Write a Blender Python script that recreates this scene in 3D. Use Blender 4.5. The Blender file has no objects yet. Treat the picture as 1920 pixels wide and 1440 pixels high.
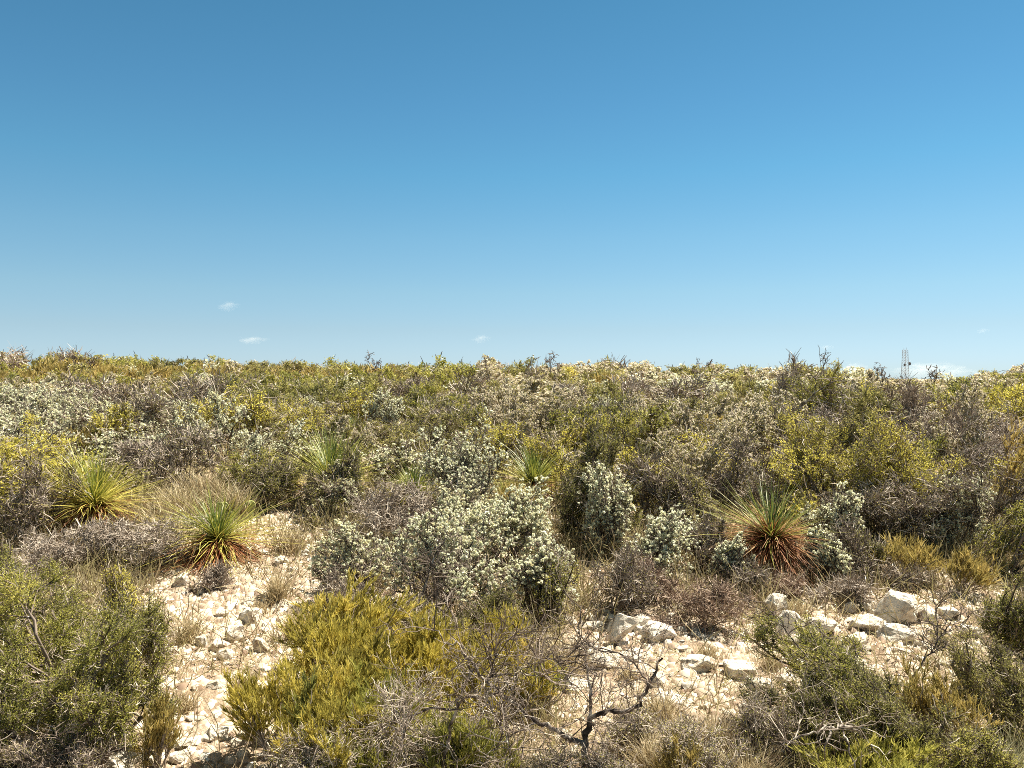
import bpy, bmesh, math, random
import numpy as np
from mathutils import Vector
SC = bpy.context.scene
COL = SC.collection

# ------------------------------------------------------------------ camera, sky, sun, exposure
FPX = 1507.0            # focal length in pixels of the 1920 px wide photograph
CAMZ = 2.6
HOR = 705.0
cd = bpy.data.cameras.new("camera"); cam = bpy.data.objects.new("camera", cd); COL.objects.link(cam)
cd.sensor_width = 36.0; cd.lens = 36.0 * FPX / 1920.0; cd.clip_start = 0.05; cd.clip_end = 20000
cam.location = (0, 0, CAMZ); cam.rotation_euler = (math.radians(90) - math.atan((720 - HOR) / FPX), 0, 0)
SC.camera = cam

SUN_EL = math.radians(60); SUN_AZ = math.radians(54)      # azimuth from +Y towards +X
sd = Vector((math.sin(SUN_AZ) * math.cos(SUN_EL), math.cos(SUN_AZ) * math.cos(SUN_EL), math.sin(SUN_EL)))
W = bpy.data.worlds.new("World"); SC.world = W; W.use_nodes = True
wn = W.node_tree; bg = wn.nodes["Background"]
sky = wn.nodes.new("ShaderNodeTexSky"); sky.sky_type = 'NISHITA'; sky.sun_disc = False
sky.sun_elevation = SUN_EL; sky.sun_rotation = SUN_AZ
sky.altitude = 1200; sky.air_density = 1.1; sky.dust_density = 0.1; sky.ozone_density = 2.2
# sky tint by height: white balance low, brightened warm overhead to add fill light
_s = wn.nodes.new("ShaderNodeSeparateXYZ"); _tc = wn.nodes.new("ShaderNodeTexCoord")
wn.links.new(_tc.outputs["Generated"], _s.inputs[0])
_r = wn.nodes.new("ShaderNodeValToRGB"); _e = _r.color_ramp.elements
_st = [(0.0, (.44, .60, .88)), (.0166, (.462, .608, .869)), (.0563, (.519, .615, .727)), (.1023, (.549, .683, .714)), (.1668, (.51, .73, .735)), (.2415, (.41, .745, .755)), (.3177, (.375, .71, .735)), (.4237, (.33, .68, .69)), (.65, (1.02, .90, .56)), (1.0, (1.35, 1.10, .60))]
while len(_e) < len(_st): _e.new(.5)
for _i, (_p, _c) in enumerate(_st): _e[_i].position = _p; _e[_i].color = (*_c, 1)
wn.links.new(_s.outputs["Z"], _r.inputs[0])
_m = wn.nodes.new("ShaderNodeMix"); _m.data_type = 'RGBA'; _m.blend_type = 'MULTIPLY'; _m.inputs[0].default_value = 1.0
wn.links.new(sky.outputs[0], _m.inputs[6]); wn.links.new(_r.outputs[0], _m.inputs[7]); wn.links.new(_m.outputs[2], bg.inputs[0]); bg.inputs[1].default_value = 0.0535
ld = bpy.data.lights.new("sun", 'SUN'); ld.energy = 5.0; ld.angle = math.radians(0.53); ld.color = (1.0, 0.94, 0.80)
lo = bpy.data.objects.new("sun", ld); COL.objects.link(lo); lo.rotation_euler = (-sd).to_track_quat('-Z', 'Y').to_euler()
SC.view_settings.view_transform = 'Standard'; SC.view_settings.look = 'None'
SC.view_settings.exposure = 1.52; SC.view_settings.gamma = 1.0
SC.cycles.max_bounces = 5; SC.cycles.diffuse_bounces = 3; SC.cycles.transmission_bounces = 3
SC.cycles.transparent_max_bounces = 4; SC.cycles.volume_bounces = 2
SC.cycles.use_denoising = False
SC.cycles.pixel_filter_type = 'BLACKMAN_HARRIS'; SC.cycles.filter_width = 0.95

# ------------------------------------------------------------------ helpers
def tag(o, label=None, cat=None, group=None, kind=None):
    if label: o["label"] = label
    if cat: o["category"] = cat
    if group: o["group"] = group
    if kind: o["kind"] = kind
    return o

def link(name, data, parent=None, loc=None, rz=0.0):
    o = bpy.data.objects.new(name, data); COL.objects.link(o)
    if parent is not None: o.parent = parent
    if loc is not None: o.location = loc
    o.rotation_euler.z = rz
    return o

class MB:
    """collects quads with a per-face value and a per-face material slot"""
    def __init__(s): s.v = []; s.f = []; s.a = []; s.m = []; s.n = 0
    def add(s, v, f, a=None, m=0):
        v = np.asarray(v, np.float32).reshape(-1, 3); f = np.asarray(f, np.int64).reshape(-1, 4)
        if len(f) == 0: return
        s.v.append(v); s.f.append(f + s.n); s.n += len(v)
        s.a.append(np.zeros(len(f), np.float32) if a is None else np.asarray(a, np.float32))
        s.m.append(np.full(len(f), m, np.int32))
    def mesh(s, name, mats, smooth=False):
        v = np.concatenate(s.v); f = np.concatenate(s.f); a = np.concatenate(s.a); m = np.concatenate(s.m)
        me = bpy.data.meshes.new(name)
        me.vertices.add(len(v)); me.vertices.foreach_set("co", v.ravel())
        me.loops.add(f.size); me.loops.foreach_set("vertex_index", f.ravel().astype(np.int32))
        me.polygons.add(len(f)); me.polygons.foreach_set("loop_start", (np.arange(len(f)) * 4).astype(np.int32))
        for x in mats: me.materials.append(x)
        me.polygons.foreach_set("material_index", m)
        if smooth: me.polygons.foreach_set("use_smooth", np.ones(len(f), bool))
        at = me.attributes.new("v", 'FLOAT', 'FACE'); at.data.foreach_set("value", a)
        me.update(calc_edges=True)
        return me

def nrm(a): return a / np.maximum(np.linalg.norm(a, axis=-1, keepdims=True), 1e-9)
def rdir(rng, n): return nrm(rng.normal(size=(n, 3)))

def tubes(P, R, sides=3, aval=None):
    """P (N,k,3) centre lines, R (N,k) radii -> verts, faces, values"""
    N, k, _ = P.shape
    T = np.empty_like(P); T[:, 1:-1] = P[:, 2:] - P[:, :-2]; T[:, 0] = P[:, 1] - P[:, 0]; T[:, -1] = P[:, -1] - P[:, -2]
    T = nrm(T)
    ref = np.where(np.abs(T[:, :1, 2:3]) > 0.9, np.array([1.0, 0, 0]), np.array([0, 0, 1.0]))
    U = nrm(np.cross(T, ref)); V = np.cross(T, U)
    ang = np.arange(sides) * 2 * math.pi / sides
    ring = U[:, :, None, :] * np.cos(ang)[None, None, :, None] + V[:, :, None, :] * np.sin(ang)[None, None, :, None]
    verts = P[:, :, None, :] + ring * R[:, :, None, None]
    i = np.arange(N)[:, None, None]; j = np.arange(k - 1)[None, :, None]; s = np.arange(sides)[None, None, :]; s2 = (s + 1) % sides
    b = (i * k + j) * sides
    F = np.stack([b + s, b + s2, b + sides + s2, b + sides + s], -1).reshape(-1, 4)
    A = np.zeros(len(F)) if aval is None else np.repeat(aval, (k - 1) * sides)
    return verts.reshape(-1, 3), F, A

def rhombs(C, D, Nn, L, Wd):
    """leaf-shaped rhombs: centre, direction, side, half length, half width"""
    L = np.asarray(L).reshape(-1, 1); Wd = np.asarray(Wd).reshape(-1, 1)
    v = np.stack([C - D * L, C + Nn * Wd, C + D * L, C - Nn * Wd], 1)
    return v.reshape(-1, 3), np.arange(len(C) * 4).reshape(-1, 4)

def ribbons(P, S, Wd):
    """P (N,k,3) centre line, S (N,3) side vector, Wd (N,k) half widths"""
    N, k, _ = P.shape
    v = np.stack([P - S[:, None] * Wd[..., None], P + S[:, None] * Wd[..., None]], 2)
    b = (np.arange(N)[:, None] * k + np.arange(k - 1)[None]) * 2
    F = np.stack([b, b + 1, b + 3, b + 2], -1).reshape(-1, 4)
    return v.reshape(-1, 3), F

_RN = np.random.default_rng(5); _LAT = _RN.random((256, 256))
def vnoise(x, y):
    xi = np.floor(x).astype(int); yi = np.floor(y).astype(int); fx = x - xi; fy = y - yi
    fx = fx * fx * (3 - 2 * fx); fy = fy * fy * (3 - 2 * fy)
    g = lambda a, b: _LAT[a % 256, b % 256]
    return (g(xi, yi) * (1 - fx) + g(xi + 1, yi) * fx) * (1 - fy) + (g(xi, yi + 1) * (1 - fx) + g(xi + 1, yi + 1) * fx) * fy
def fbm(x, y, o=4):
    t = 0; a = 0.5
    for i in range(o): t = t + a * (vnoise(x + 17.3 * i, y - 9.1 * i) - 0.5); x = x * 2.03; y = y * 2.03; a *= 0.55
    return t

_TY = np.array([-400, -30, 0, 8, 12, 15, 20, 25, 32, 40, 52, 62, 75, 110, 200, 500, 9000.])
_TZ = np.array([-2, -.2, 0, 0, .30, .56, .93, 1.22, 1.52, 1.86, 2.18, 2.34, 2.25, 1.2, -3, -8, -30.])
def T(x, y, fine=False):
    x = np.asarray(x, float); y = np.asarray(y, float)
    z = np.interp(y, _TY, _TZ)
    w = np.clip((y - 14) / 40, 0, 1) * np.clip(1 - (y - 80) / 100, 0, 1)
    z = z - w * np.clip(x / 38, -1.1, 1.1) * 0.55 + w * 0.7 * fbm(x * 0.11 + 3, y * 0.09 + 8, 2)
    z = z + 0.10 * fbm(x * 0.5, y * 0.5, 2) * np.clip((y - 2) / 5, 0, 1)
    if fine: z = z + 0.11 * fbm(x * 2.3 + 40, y * 2.3, 5) + 0.035 * fbm(x * 11 + 4, y * 11, 3) * (y < 15)
    return z
def X(px, d): return (px - 960.0) / FPX * d
def Zt(py, d): return CAMZ - (py - HOR) * d / FPX
def ray_d(px, py):
    d = np.linspace(4, 70, 2000); g = T(X(px, d), d) - Zt(py, d)
    k = np.argmax(g > 0); return float(d[k]) if g[k] > 0 else 60.0
def W3(px, py, d): return Vector((X(px, d), d, Zt(py, d)))

# ------------------------------------------------------------------ materials
def ramp(nt, stops):
    r = nt.nodes.new("ShaderNodeValToRGB"); e = r.color_ramp.elements
    while len(e) < len(stops): e.new(0.5)
    for i, (p, c) in enumerate(stops): e[i].position = p; e[i].color = (*c, 1)
    return r
GAIN = dict(olive_leaf=1.65, dark_green_leaf=1.45, yellow_green_leaf=1.8, yellow_broom_stem=1.4, rust_brown_leaf=1.2, drab_olive_leaf=1.8, grey_twig=1.25, reddish_twig=1.2)
def leafmat(name, stops, trans=0.3, rough=0.6, spec=0.2, var=0.18):
    stops = [(p, tuple(min(.8, c * GAIN.get(name, 1.0)) for c in cc)) for p, cc in stops]
    m = bpy.data.materials.new(name); m.use_nodes = True; nt = m.node_tree; L = nt.links
    b = nt.nodes["Principled BSDF"]; out = nt.nodes["Material Output"]
    at = nt.nodes.new("ShaderNodeAttribute"); at.attribute_name = "v"
    oi = nt.nodes.new("ShaderNodeObjectInfo")
    mm = nt.nodes.new("ShaderNodeMath"); mm.operation = 'MULTIPLY_ADD'; mm.inputs[1].default_value = var; mm.inputs[2].default_value = -var / 2
    L.new(oi.outputs["Random"], mm.inputs[0])
    ad = nt.nodes.new("ShaderNodeMath"); ad.operation = 'ADD'; L.new(at.outputs["Fac"], ad.inputs[0]); L.new(mm.outputs[0], ad.inputs[1])
    r = ramp(nt, stops); L.new(ad.outputs[0], r.inputs[0])
    L.new(r.outputs[0], b.inputs["Base Color"]); b.inputs["Roughness"].default_value = rough; b.inputs["Specular IOR Level"].default_value = spec
    if trans > 0:
        t = nt.nodes.new("ShaderNodeBsdfTranslucent"); L.new(r.outputs[0], t.inputs[0])
        mx = nt.nodes.new("ShaderNodeMixShader"); mx.inputs[0].default_value = trans
        L.new(b.outputs[0], mx.inputs[1]); L.new(t.outputs[0], mx.inputs[2]); L.new(mx.outputs[0], out.inputs[0])
    return m
def noisemat(name, stops, scale=8, detail=6, rough=0.9, bump=0.4, bscale=30, dist=0.02):
    m = bpy.data.materials.new(name); m.use_nodes = True; nt = m.node_tree; L = nt.links
    b = nt.nodes["Principled BSDF"]; tc = nt.nodes.new("ShaderNodeTexCoord")
    n = nt.nodes.new("ShaderNodeTexNoise"); n.inputs["Scale"].default_value = scale; n.inputs["Detail"].default_value = detail
    L.new(tc.outputs["Object"], n.inputs["Vector"]); r = ramp(nt, stops); L.new(n.outputs[0], r.inputs[0])
    L.new(r.outputs[0], b.inputs["Base Color"]); b.inputs["Roughness"].default_value = rough; b.inputs["Specular IOR Level"].default_value = 0.25
    n2 = nt.nodes.new("ShaderNodeTexNoise"); n2.inputs["Scale"].default_value = bscale; n2.inputs["Detail"].default_value = 5
    L.new(tc.outputs["Object"], n2.inputs["Vector"]); bp = nt.nodes.new("ShaderNodeBump")
    bp.inputs["Strength"].default_value = bump; bp.inputs["Distance"].default_value = dist
    L.new(n2.outputs[0], bp.inputs["Height"]); L.new(bp.outputs[0], b.inputs["Normal"])
    return m
M = {}
M['olive'] = leafmat("olive_leaf", [(0, (.055, .057, .018)), (.35, (.145, .145, .034)), (.7, (.26, .24, .05)), (1, (.40, .35, .10))], trans=.4)
M['dkgreen'] = leafmat("dark_green_leaf", [(0, (.055, .06, .02)), (.5, (.165, .155, .045)), (1, (.33, .295, .09))], trans=.4)
M['lime'] = leafmat("yellow_green_leaf", [(0, (.13, .115, .025)), (.4, (.28, .25, .05)), (.75, (.42, .36, .065)), (1, (.56, .46, .13))], trans=.45)
M['broom'] = leafmat("yellow_broom_stem", [(0, (.12, .10, .028)), (.4, (.28, .235, .048)), (.75, (.41, .33, .065)), (1, (.54, .42, .14))], trans=.4)
M['rust'] = leafmat("rust_brown_leaf", [(0, (.11, .085, .03)), (.4, (.235, .185, .055)), (.75, (.35, .26, .08)), (1, (.46, .36, .15))], trans=.4)
M['drab'] = leafmat("drab_olive_leaf", [(0, (.06, .058, .024)), (.4, (.145, .135, .042)), (.75, (.235, .21, .065)), (1, (.36, .31, .13))], trans=.4)
M['sage'] = leafmat("grey_green_leaf", [(0, (.14, .13, .06)), (.5, (.32, .30, .16)), (1, (.52, .48, .30))], trans=.4)
M['white'] = leafmat("white_blossom", [(0, (.70, .59, .37)), (.4, (.92, .82, .57)), (1, (.96, .90, .69))], trans=.6, spec=0)
M['pinkgrey'] = leafmat("greyed_blossom", [(0, (.40, .33, .23)), (.5, (.64, .56, .42)), (1, (.84, .77, .61))], trans=.5, spec=0)
M['gtwig'] = leafmat("grey_twig", [(0, (.08, .058, .042)), (.4, (.21, .165, .13)), (.8, (.37, .31, .25)), (1, (.50, .44, .37))], trans=0)
M['rtwig'] = leafmat("reddish_twig", [(0, (.07, .045, .032)), (.5, (.22, .15, .11)), (1, (.38, .29, .215))], trans=0)
M['dtwig'] = leafmat("dark_twig", [(0, (.04, .028, .022)), (.5, (.12, .088, .068)), (1, (.26, .205, .165))], trans=0)
M['straw'] = leafmat("straw_blade", [(0, (.24, .17, .09)), (.5, (.46, .37, .22)), (1, (.66, .57, .38))], trans=.25)
M['litter'] = leafmat("dry_litter", [(0, (.13, .09, .05)), (.35, (.27, .205, .12)), (.7, (.34, .30, .13)), (1, (.50, .42, .27))], trans=.3)
M['sotol'] = leafmat("sotol_leaf", [(0, (.045, .075, .02)), (.35, (.12, .16, .035)), (.7, (.34, .33, .06)), (1, (.55, .47, .11))], trans=.25, rough=.45, spec=.4, var=.12)
M['sotold'] = leafmat("sotol_dead_leaf", [(0, (.06, .018, .01)), (.35, (.20, .06, .028)), (.7, (.36, .16, .06)), (1, (.58, .40, .20))], trans=.25, rough=.6)
M['cactus'] = noisemat("cactus_skin", [(.3, (.24, .26, .08)), (.7, (.42, .42, .17))], scale=6, bump=.2)
M['bark'] = noisemat("dead_bark", [(.36, (.025, .018, .015)), (.48, (.085, .065, .052)), (.55, (.22, .185, .155)), (.66, (.50, .45, .38))], scale=16, bump=.8, bscale=60)
M['palebark'] = noisemat("lichened_bark", [(.36, (.05, .035, .03)), (.5, (.22, .18, .15)), (.65, (.50, .46, .38))], scale=20, bump=.8, bscale=60)
M['rock'] = noisemat("limestone", [(.28, (.18, .135, .095)), (.37, (.38, .31, .24)), (.46, (.54, .475, .385)), (.57, (.62, .56, .465)), (.8, (.74, .69, .60))], scale=5, detail=9, bump=.7, bscale=26, dist=.02)
M['rockr'] = noisemat("stained_limestone", [(.28, (.16, .09, .06)), (.40, (.38, .29, .21)), (.52, (.60, .53, .43)), (.8, (.74, .69, .60))], scale=4, detail=9, bump=.7, bscale=26, dist=.02)
M['steel'] = noisemat("galvanised_steel", [(.3, (.30, .33, .37)), (.7, (.40, .43, .47))], scale=2, rough=.5, bump=0)
M['dish'] = noisemat("dish_paint", [(.3, (.12, .13, .15)), (.7, (.18, .19, .21))], scale=2, rough=.5, bump=0)

def ground_mat():
    m = bpy.data.materials.new("limestone_soil"); m.use_nodes = True; nt = m.node_tree; L = nt.links; N = nt.nodes
    b = N["Principled BSDF"]; tc = N.new("ShaderNodeTexCoord"); b.inputs["Roughness"].default_value = .95; b.inputs["Specular IOR Level"].default_value = .15
    def noise(s, d=6, r=.55):
        n = N.new("ShaderNodeTexNoise"); n.inputs["Scale"].default_value = s; n.inputs["Detail"].default_value = d; n.inputs["Roughness"].default_value = r
        L.new(tc.outputs["Object"], n.inputs["Vector"]); return n
    base = ramp(nt, [(.30, (.22, .145, .095)), (.42, (.39, .295, .205)), (.54, (.53, .435, .325)), (.75, (.64, .56, .445))]); L.new(noise(3.0, 10, .65).outputs[0], base.inputs[0])
    fine = ramp(nt, [(.36, (.30, .22, .16)), (.50, (.90, .86, .82)), (.68, (1, 1, 1))]); L.new(noise(38, 8, .7).outputs[0], fine.inputs[0])
    mu = N.new("ShaderNodeMix"); mu.data_type = 'RGBA'; mu.blend_type = 'MULTIPLY'; mu.inputs[0].default_value = .75
    L.new(base.outputs[0], mu.inputs[6]); L.new(fine.outputs[0], mu.inputs[7])
    # humus and dry litter patches: brown soil away from the washed gravel
    pm = ramp(nt, [(.42, (0, 0, 0)), (.60, (1, 1, 1))]); L.new(noise(.55, 5).outputs[0], pm.inputs[0])
    mx = N.new("ShaderNodeMix"); mx.data_type = 'RGBA'; mx.blend_type = 'MIX'
    mxf = N.new("ShaderNodeMath"); mxf.operation = 'MULTIPLY'; mxf.inputs[1].default_value = .7; L.new(pm.outputs[0], mxf.inputs[0]); L.new(mxf.outputs[0], mx.inputs[0])
    L.new(mu.outputs[2], mx.inputs[6]); mx.inputs[7].default_value = (.27, .19, .125, 1)
    L.new(mx.outputs[2], b.inputs["Base Color"])
    vo = N.new("ShaderNodeTexVoronoi"); vo.inputs["Scale"].default_value = 26; L.new(tc.outputs["Object"], vo.inputs["Vector"])
    n3 = noise(70, 6, .7); ad = N.new("ShaderNodeMath"); ad.operation = 'ADD'; L.new(vo.outputs["Distance"], ad.inputs[0]); L.new(n3.outputs[0], ad.inputs[1])
    bp = N.new("ShaderNodeBump"); bp.inputs["Strength"].default_value = .9; bp.inputs["Distance"].default_value = .03
    L.new(ad.outputs[0], bp.inputs["Height"]); L.new(bp.outputs[0], b.inputs["Normal"])
    return m
M['ground'] = ground_mat()

# ------------------------------------------------------------------ ground
def build_ground():
    xs = np.unique(np.concatenate([np.linspace(-8, 8, 480), np.linspace(-40, -8, 90), np.linspace(8, 40, 90), np.linspace(-300, -40, 30), np.linspace(40, 300, 30), [-6000, -2500, -1000, 1000, 2500, 6000]]))
    ys = np.unique(np.concatenate([np.linspace(3.5, 14, 340), np.linspace(14, 80, 230), np.linspace(-20, 3.5, 40), np.linspace(80, 400, 50), [-400, -150, -60, 700, 1200, 2500, 5000, 8000]]))
    gx, gy = np.meshgrid(xs, ys); z = T(gx, gy, True)
    v = np.stack([gx, gy, z], -1).reshape(-1, 3); nx = len(xs); ny = len(ys)
    i = np.arange(nx - 1)[None, :]; j = np.arange(ny - 1)[:, None]; b = j * nx + i
    mb = MB(); mb.add(v, np.stack([b, b + 1, b + nx + 1, b + nx], -1).reshape(-1, 4))
    tag(link("ground", mb.mesh("ground", [M['ground']], True)), kind="structure")
build_ground()

# ------------------------------------------------------------------ plant growth
def grow(rng, stems, levels, lean=(10, 65), base=.05):
    """levels: (children per branch, length, k points, gnarl, up, angle) ; returns list of (P, group id)"""
    az = rng.random(stems) * 6.283; tl = np.radians(rng.uniform(lean[0], lean[1], stems))
    D = np.stack([np.sin(tl) * np.cos(az), np.sin(tl) * np.sin(az), np.cos(tl)], -1)
    S = np.concatenate([rng.normal(size=(stems, 2)) * base, np.zeros((stems, 1))], 1)
    gid = rng.random(stems); out = []
    for li, (nc, ln, k, gn, up, ang) in enumerate(levels):
        if li > 0:
            P, g, LL = out[-1]; n = len(P) * nc; pi = np.repeat(np.arange(len(P)), nc); t = rng.uniform(.25 if li < 3 else .15, 1, n)
            t[::nc] = 1.0
            f = t * (P.shape[1] - 1); a = np.minimum(f.astype(int), P.shape[1] - 2); fr = (f - a)[:, None]
            S = P[pi, a] * (1 - fr) + P[pi, a + 1] * fr; pd = nrm(P[pi, a + 1] - P[pi, a])
            r = rdir(rng, n); pr = nrm(r - (r * pd).sum(-1, keepdims=True) * pd); an = np.radians(ang) * rng.uniform(.6, 1.3, n)[:, None]
            D = nrm(pd * np.cos(an) + pr * np.sin(an)); gid = np.clip(g[pi] + rng.normal(size=n) * .12, 0, 1)
            ls = ln * rng.uniform(.5, 1.3, n) * (1.15 - .45 * t)
        else:
            ls = ln * rng.uniform(.6, 1.25, stems)
        P = np.empty((len(S), k, 3)); P[:, 0] = S; d = D
        for i in range(1, k):
            d = nrm(d + rng.normal(size=d.shape) * gn + np.array([0, 0, up])); P[:, i] = P[:, i - 1] + d * (ls / (k - 1))[:, None]
        out.append((P, gid, ls))
    tip = out[-1][0][:, -1]; rr = np.percentile(np.hypot(tip[:, 0], tip[:, 1]), 95); zz = np.percentile(tip[:, 2], 97)
    sc = np.array([.5 / rr, .5 / rr, 1 / zz])
    res = []
    for P, g, ls in out:
        Q = P * sc; Q[..., 2] = np.where(Q[..., 2] < .02, np.abs(Q[..., 2]) * .5 + .02, Q[..., 2])
        if P is out[0][0]: Q[:, 0, 2] = -.05
        res.append((Q, g))
    return res

def scatter_on(rng, P, g, n, lo=0.0):
    i = rng.integers(0, len(P), n); k = P.shape[1]; f = rng.uniform(lo, 1, n) * (k - 1) * .9999; a = f.astype(int); fr = (f - a)[:, None]
    return P[i, a] * (1 - fr) + P[i, a + 1] * fr, nrm(P[i, a + 1] - P[i, a]), g[i]

KINDS = {}
def shrub_parts(kind, w, h, d, seed):
    """returns [(part name, MB, [materials])]; w,h metres, d the viewing distance that sets the grain"""
    rng = np.random.default_rng(seed); S = np.array([w, w * rng.uniform(.85, 1.1), h]); shear = rng.normal(size=2) * .22; size = math.sqrt(w * max(h, .3))
    px = d / 803.0                       # metres per render pixel
    K = KINDS[kind]; near = d < 9
    def scaled(G):
        out_ = []
        for P, g in G:
            Q = P * S; Q[..., 0] += Q[..., 2] * shear[0]; Q[..., 1] += Q[..., 2] * shear[1]; out_.append((Q, g))
        return out_
    def branch_mb(G, rad, sides=(5, 4, 3, 3), m=0):
        mb = MB()
        for li, (P, g) in enumerate(G[:3] if d > 28 else G):
            k = P.shape[1]; r0 = max(rad * (.52 ** li), px * (.32 if d < 20 else .22) * (1 if li else 1.4)); R = np.linspace(r0, r0 * .5, k)[None] * rng.uniform(.7, 1.3, (len(P), 1))
            mb.add(*tubes(P, R, sides[min(li, 3)] if near else 3, rng.uniform(0, 1, len(P))), m=m)
        return mb
    cnt = (size ** 2) / (px * px) * 2.0   # leaves needed to cover the crown at this grain
    out = []
    if K['form'] in ('leafy', 'blossom', 'bare'):
        nc = K.get('nc', (6, 6, 5)); st = K.get('stems', 9)
        if d > 24: nc = (4, 4, 3); st = min(st, 6)
        elif d > 13: nc = (5, 4, 4)
        G = grow(rng, st, [(0, .8, 6, .18, .06, 0), (nc[0], .45, 5, .22, .08, 42), (nc[1], .24, 4, .25, .08, 45), (nc[2], .15, 3, .3, .04, 55)], lean=K.get('lean', (8, 68)))
        if K['form'] == 'bare':
            G0 = scaled(G); P3, g3 = G[3]
            n = int(min(16000, cnt * .5 * K.get('dens', .25))); C, D, gg = scatter_on(rng, G0[3][0], g3, n); D = nrm(D + rdir(rng, n) * .8 + [0, 0, .25])
            ln = px * rng.uniform(5, 13, n)[:, None]; mid = C + D * ln * .5 + rdir(rng, n) * ln * .12; end = C + D * ln + rdir(rng, n) * ln * .22
            mb = branch_mb(G0, K['rad'])
            if d < 24: out.append(('branches', mb, [M[K['bark']]]))
            tw = MB(); Q = np.stack([C, mid, end], 1); s = nrm(np.cross(D, rdir(rng, n)))
            v, F = ribbons(Q, s, np.tile(np.array([.34, .28, .16]) * px, (n, 1)) * rng.uniform(.7, 1.4, (n, 1)))
            tw.add(v, F, np.repeat(np.clip(.6 * gg + .4 * rng.random(n), 0, 1), 2)); out.append(('twig_sprays', tw, [M[K['leaf']]]))
            if K.get('leaf2'):
                n = int(cnt * (.45 if kind == 'bareup' else .2)); C, D, gg = scatter_on(rng, G0[3][0], g3, n); lf = MB(); dd = rdir(rng, n)
                v, F = rhombs(C + rdir(rng, n) * px * 2, dd, nrm(np.cross(dd, rdir(rng, n))), px * rng.uniform(.6, 1.2, n), px * rng.uniform(.3, .6, n)); lf.add(v, F, rng.random(n)); out.append(('leaves', lf, [M[K['leaf2']]]))
            if d >= 24:
                out.insert(0, ('branches', mb, [M[K['bark']]]))
            return out
        G0 = scaled(G); out.append(('branches', branch_mb(G0, K['rad']), [M[K['bark']]]))
        n = int(min(120000, cnt * 1.6 * K.get('dens', 1.0) * (1 if d < 28 else 1.2))); lf = MB()
        nb = int(n * .8); C1, D1, g1 = scatter_on(rng, G0[3][0], G0[3][1], nb); C2, D2, g2 = scatter_on(rng, G0[2][0], G0[2][1], n - nb, .4)
        C = np.concatenate([C1, C2]); D = np.concatenate([D1, D2]); g = np.concatenate([g1, g2])
        C = C + rdir(rng, n) * (rng.random((n, 1)) ** .6) * (.025 + px * 1.6) * K.get('puff', 1)
        dd = nrm(D * .6 + rdir(rng, n) + [0, 0, .2]); s = nrm(np.cross(dd, rdir(rng, n)))
        L_ = px * K.get('ll', .88 if d < 28 else .72) * rng.uniform(.6, 1.5, n); v, F = rhombs(C, dd, s, L_, L_ * K.get('lw', .45))
        lf.add(v, F, np.clip(.5 * g + .5 * rng.random(n), 0, 1)); out.append(('leaves', lf, [M[K['leaf']]]))
        nf = int(min(5000, cnt * (.02 if K['form'] == 'blossom' else .05))); C, D, gg = scatter_on(rng, G0[3][0], G0[3][1], nf, .3); D = nrm(D + rdir(rng, nf) * .5 + [0, 0, .15]); ln = px * rng.uniform(5, 14, nf)[:, None] * (.45 if d > 28 else 1)
        Q = np.stack([C, C + D * ln * .5 + rdir(rng, nf) * ln * .1, C + D * ln + rdir(rng, nf) * ln * .2], 1); tw = MB()
        v, F = ribbons(Q, nrm(np.cross(D, rdir(rng, nf))), np.tile(np.array([.36, .26, .14]) * px, (nf, 1))); tw.add(v, F, np.repeat(rng.random(nf), 2)); out.append(('twig_sprays', tw, [M['gtwig']]))
        if K['form'] == 'blossom':
            P3, g3 = G0[3]; keep = (g3 + rng.random(len(g3)) * .5) > K.get('cut', .35); P3 = P3[keep]; g3 = g3[keep]
            n = int(min(13000, cnt * .9 * K.get('bl', .13))); C, D, gg = scatter_on(rng, P3, g3, n, .35); C = C + rdir(rng, n) * px * .7
            q = 6 if d < 13 else (4 if d < 24 else 3)
            rad = max(.015, px * .90) * rng.uniform(.4, 1.6, n)
            CC = np.repeat(C, q, 0) + rdir(rng, n * q) * np.repeat(rad, q)[:, None] * .42; dd = rdir(rng, n * q); s = nrm(np.cross(dd, rdir(rng, n * q)))
            rr = np.repeat(rad, q) * rng.uniform(.6, 1.05, n * q); v, F = rhombs(CC, dd, s, rr, rr * .85)
            bl = MB(); bl.add(v, F, np.clip(np.repeat(rng.random(n), q) * .6 + .4 * rng.random(n * q), 0, 1)); out.append(('blossoms', bl, [M[K['bloss']]]))
        return out
    if K['form'] == 'broom':
        G = grow(rng, K.get('stems', 14), [(0, .62, 5, .12, .08, 0), (6, .42, 4, .15, .12, 28), (5, .25, 3, .15, .15, 28)], lean=K.get('lean', (4, 55)), base=.12)
        G0 = scaled(G); out.append(('branches', branch_mb(G0[:2], .008), [M['gtwig']]))
        n = int(min(40000, cnt * .6 * K.get('dens', .42))); C, D, g = scatter_on(rng, G0[2][0], G0[2][1], n); D = nrm(D + rdir(rng, n) * .5 + [0, 0, .45])
        ln = np.maximum(.05, px * 7) * rng.uniform(.6, 1.5, n)[:, None]; mid = C + D * ln * .5 + rdir(rng, n) * ln * .08; end = C + D * ln + rdir(rng, n) * ln * .2
        s = nrm(np.cross(D, rdir(rng, n))); Q = np.stack([C, mid, end], 1)
        v, F = ribbons(Q, s, np.tile(np.array([.36, .40, .15]) * px, (n, 1)) * rng.uniform(.7, 1.4, (n, 1)))
        lf = MB(); lf.add(v, F, np.repeat(np.clip(.55 * g + .45 * rng.random(n), 0, 1), 2)); out.append(('leaves', lf, [M[K['leaf']]]))
        return out
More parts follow.
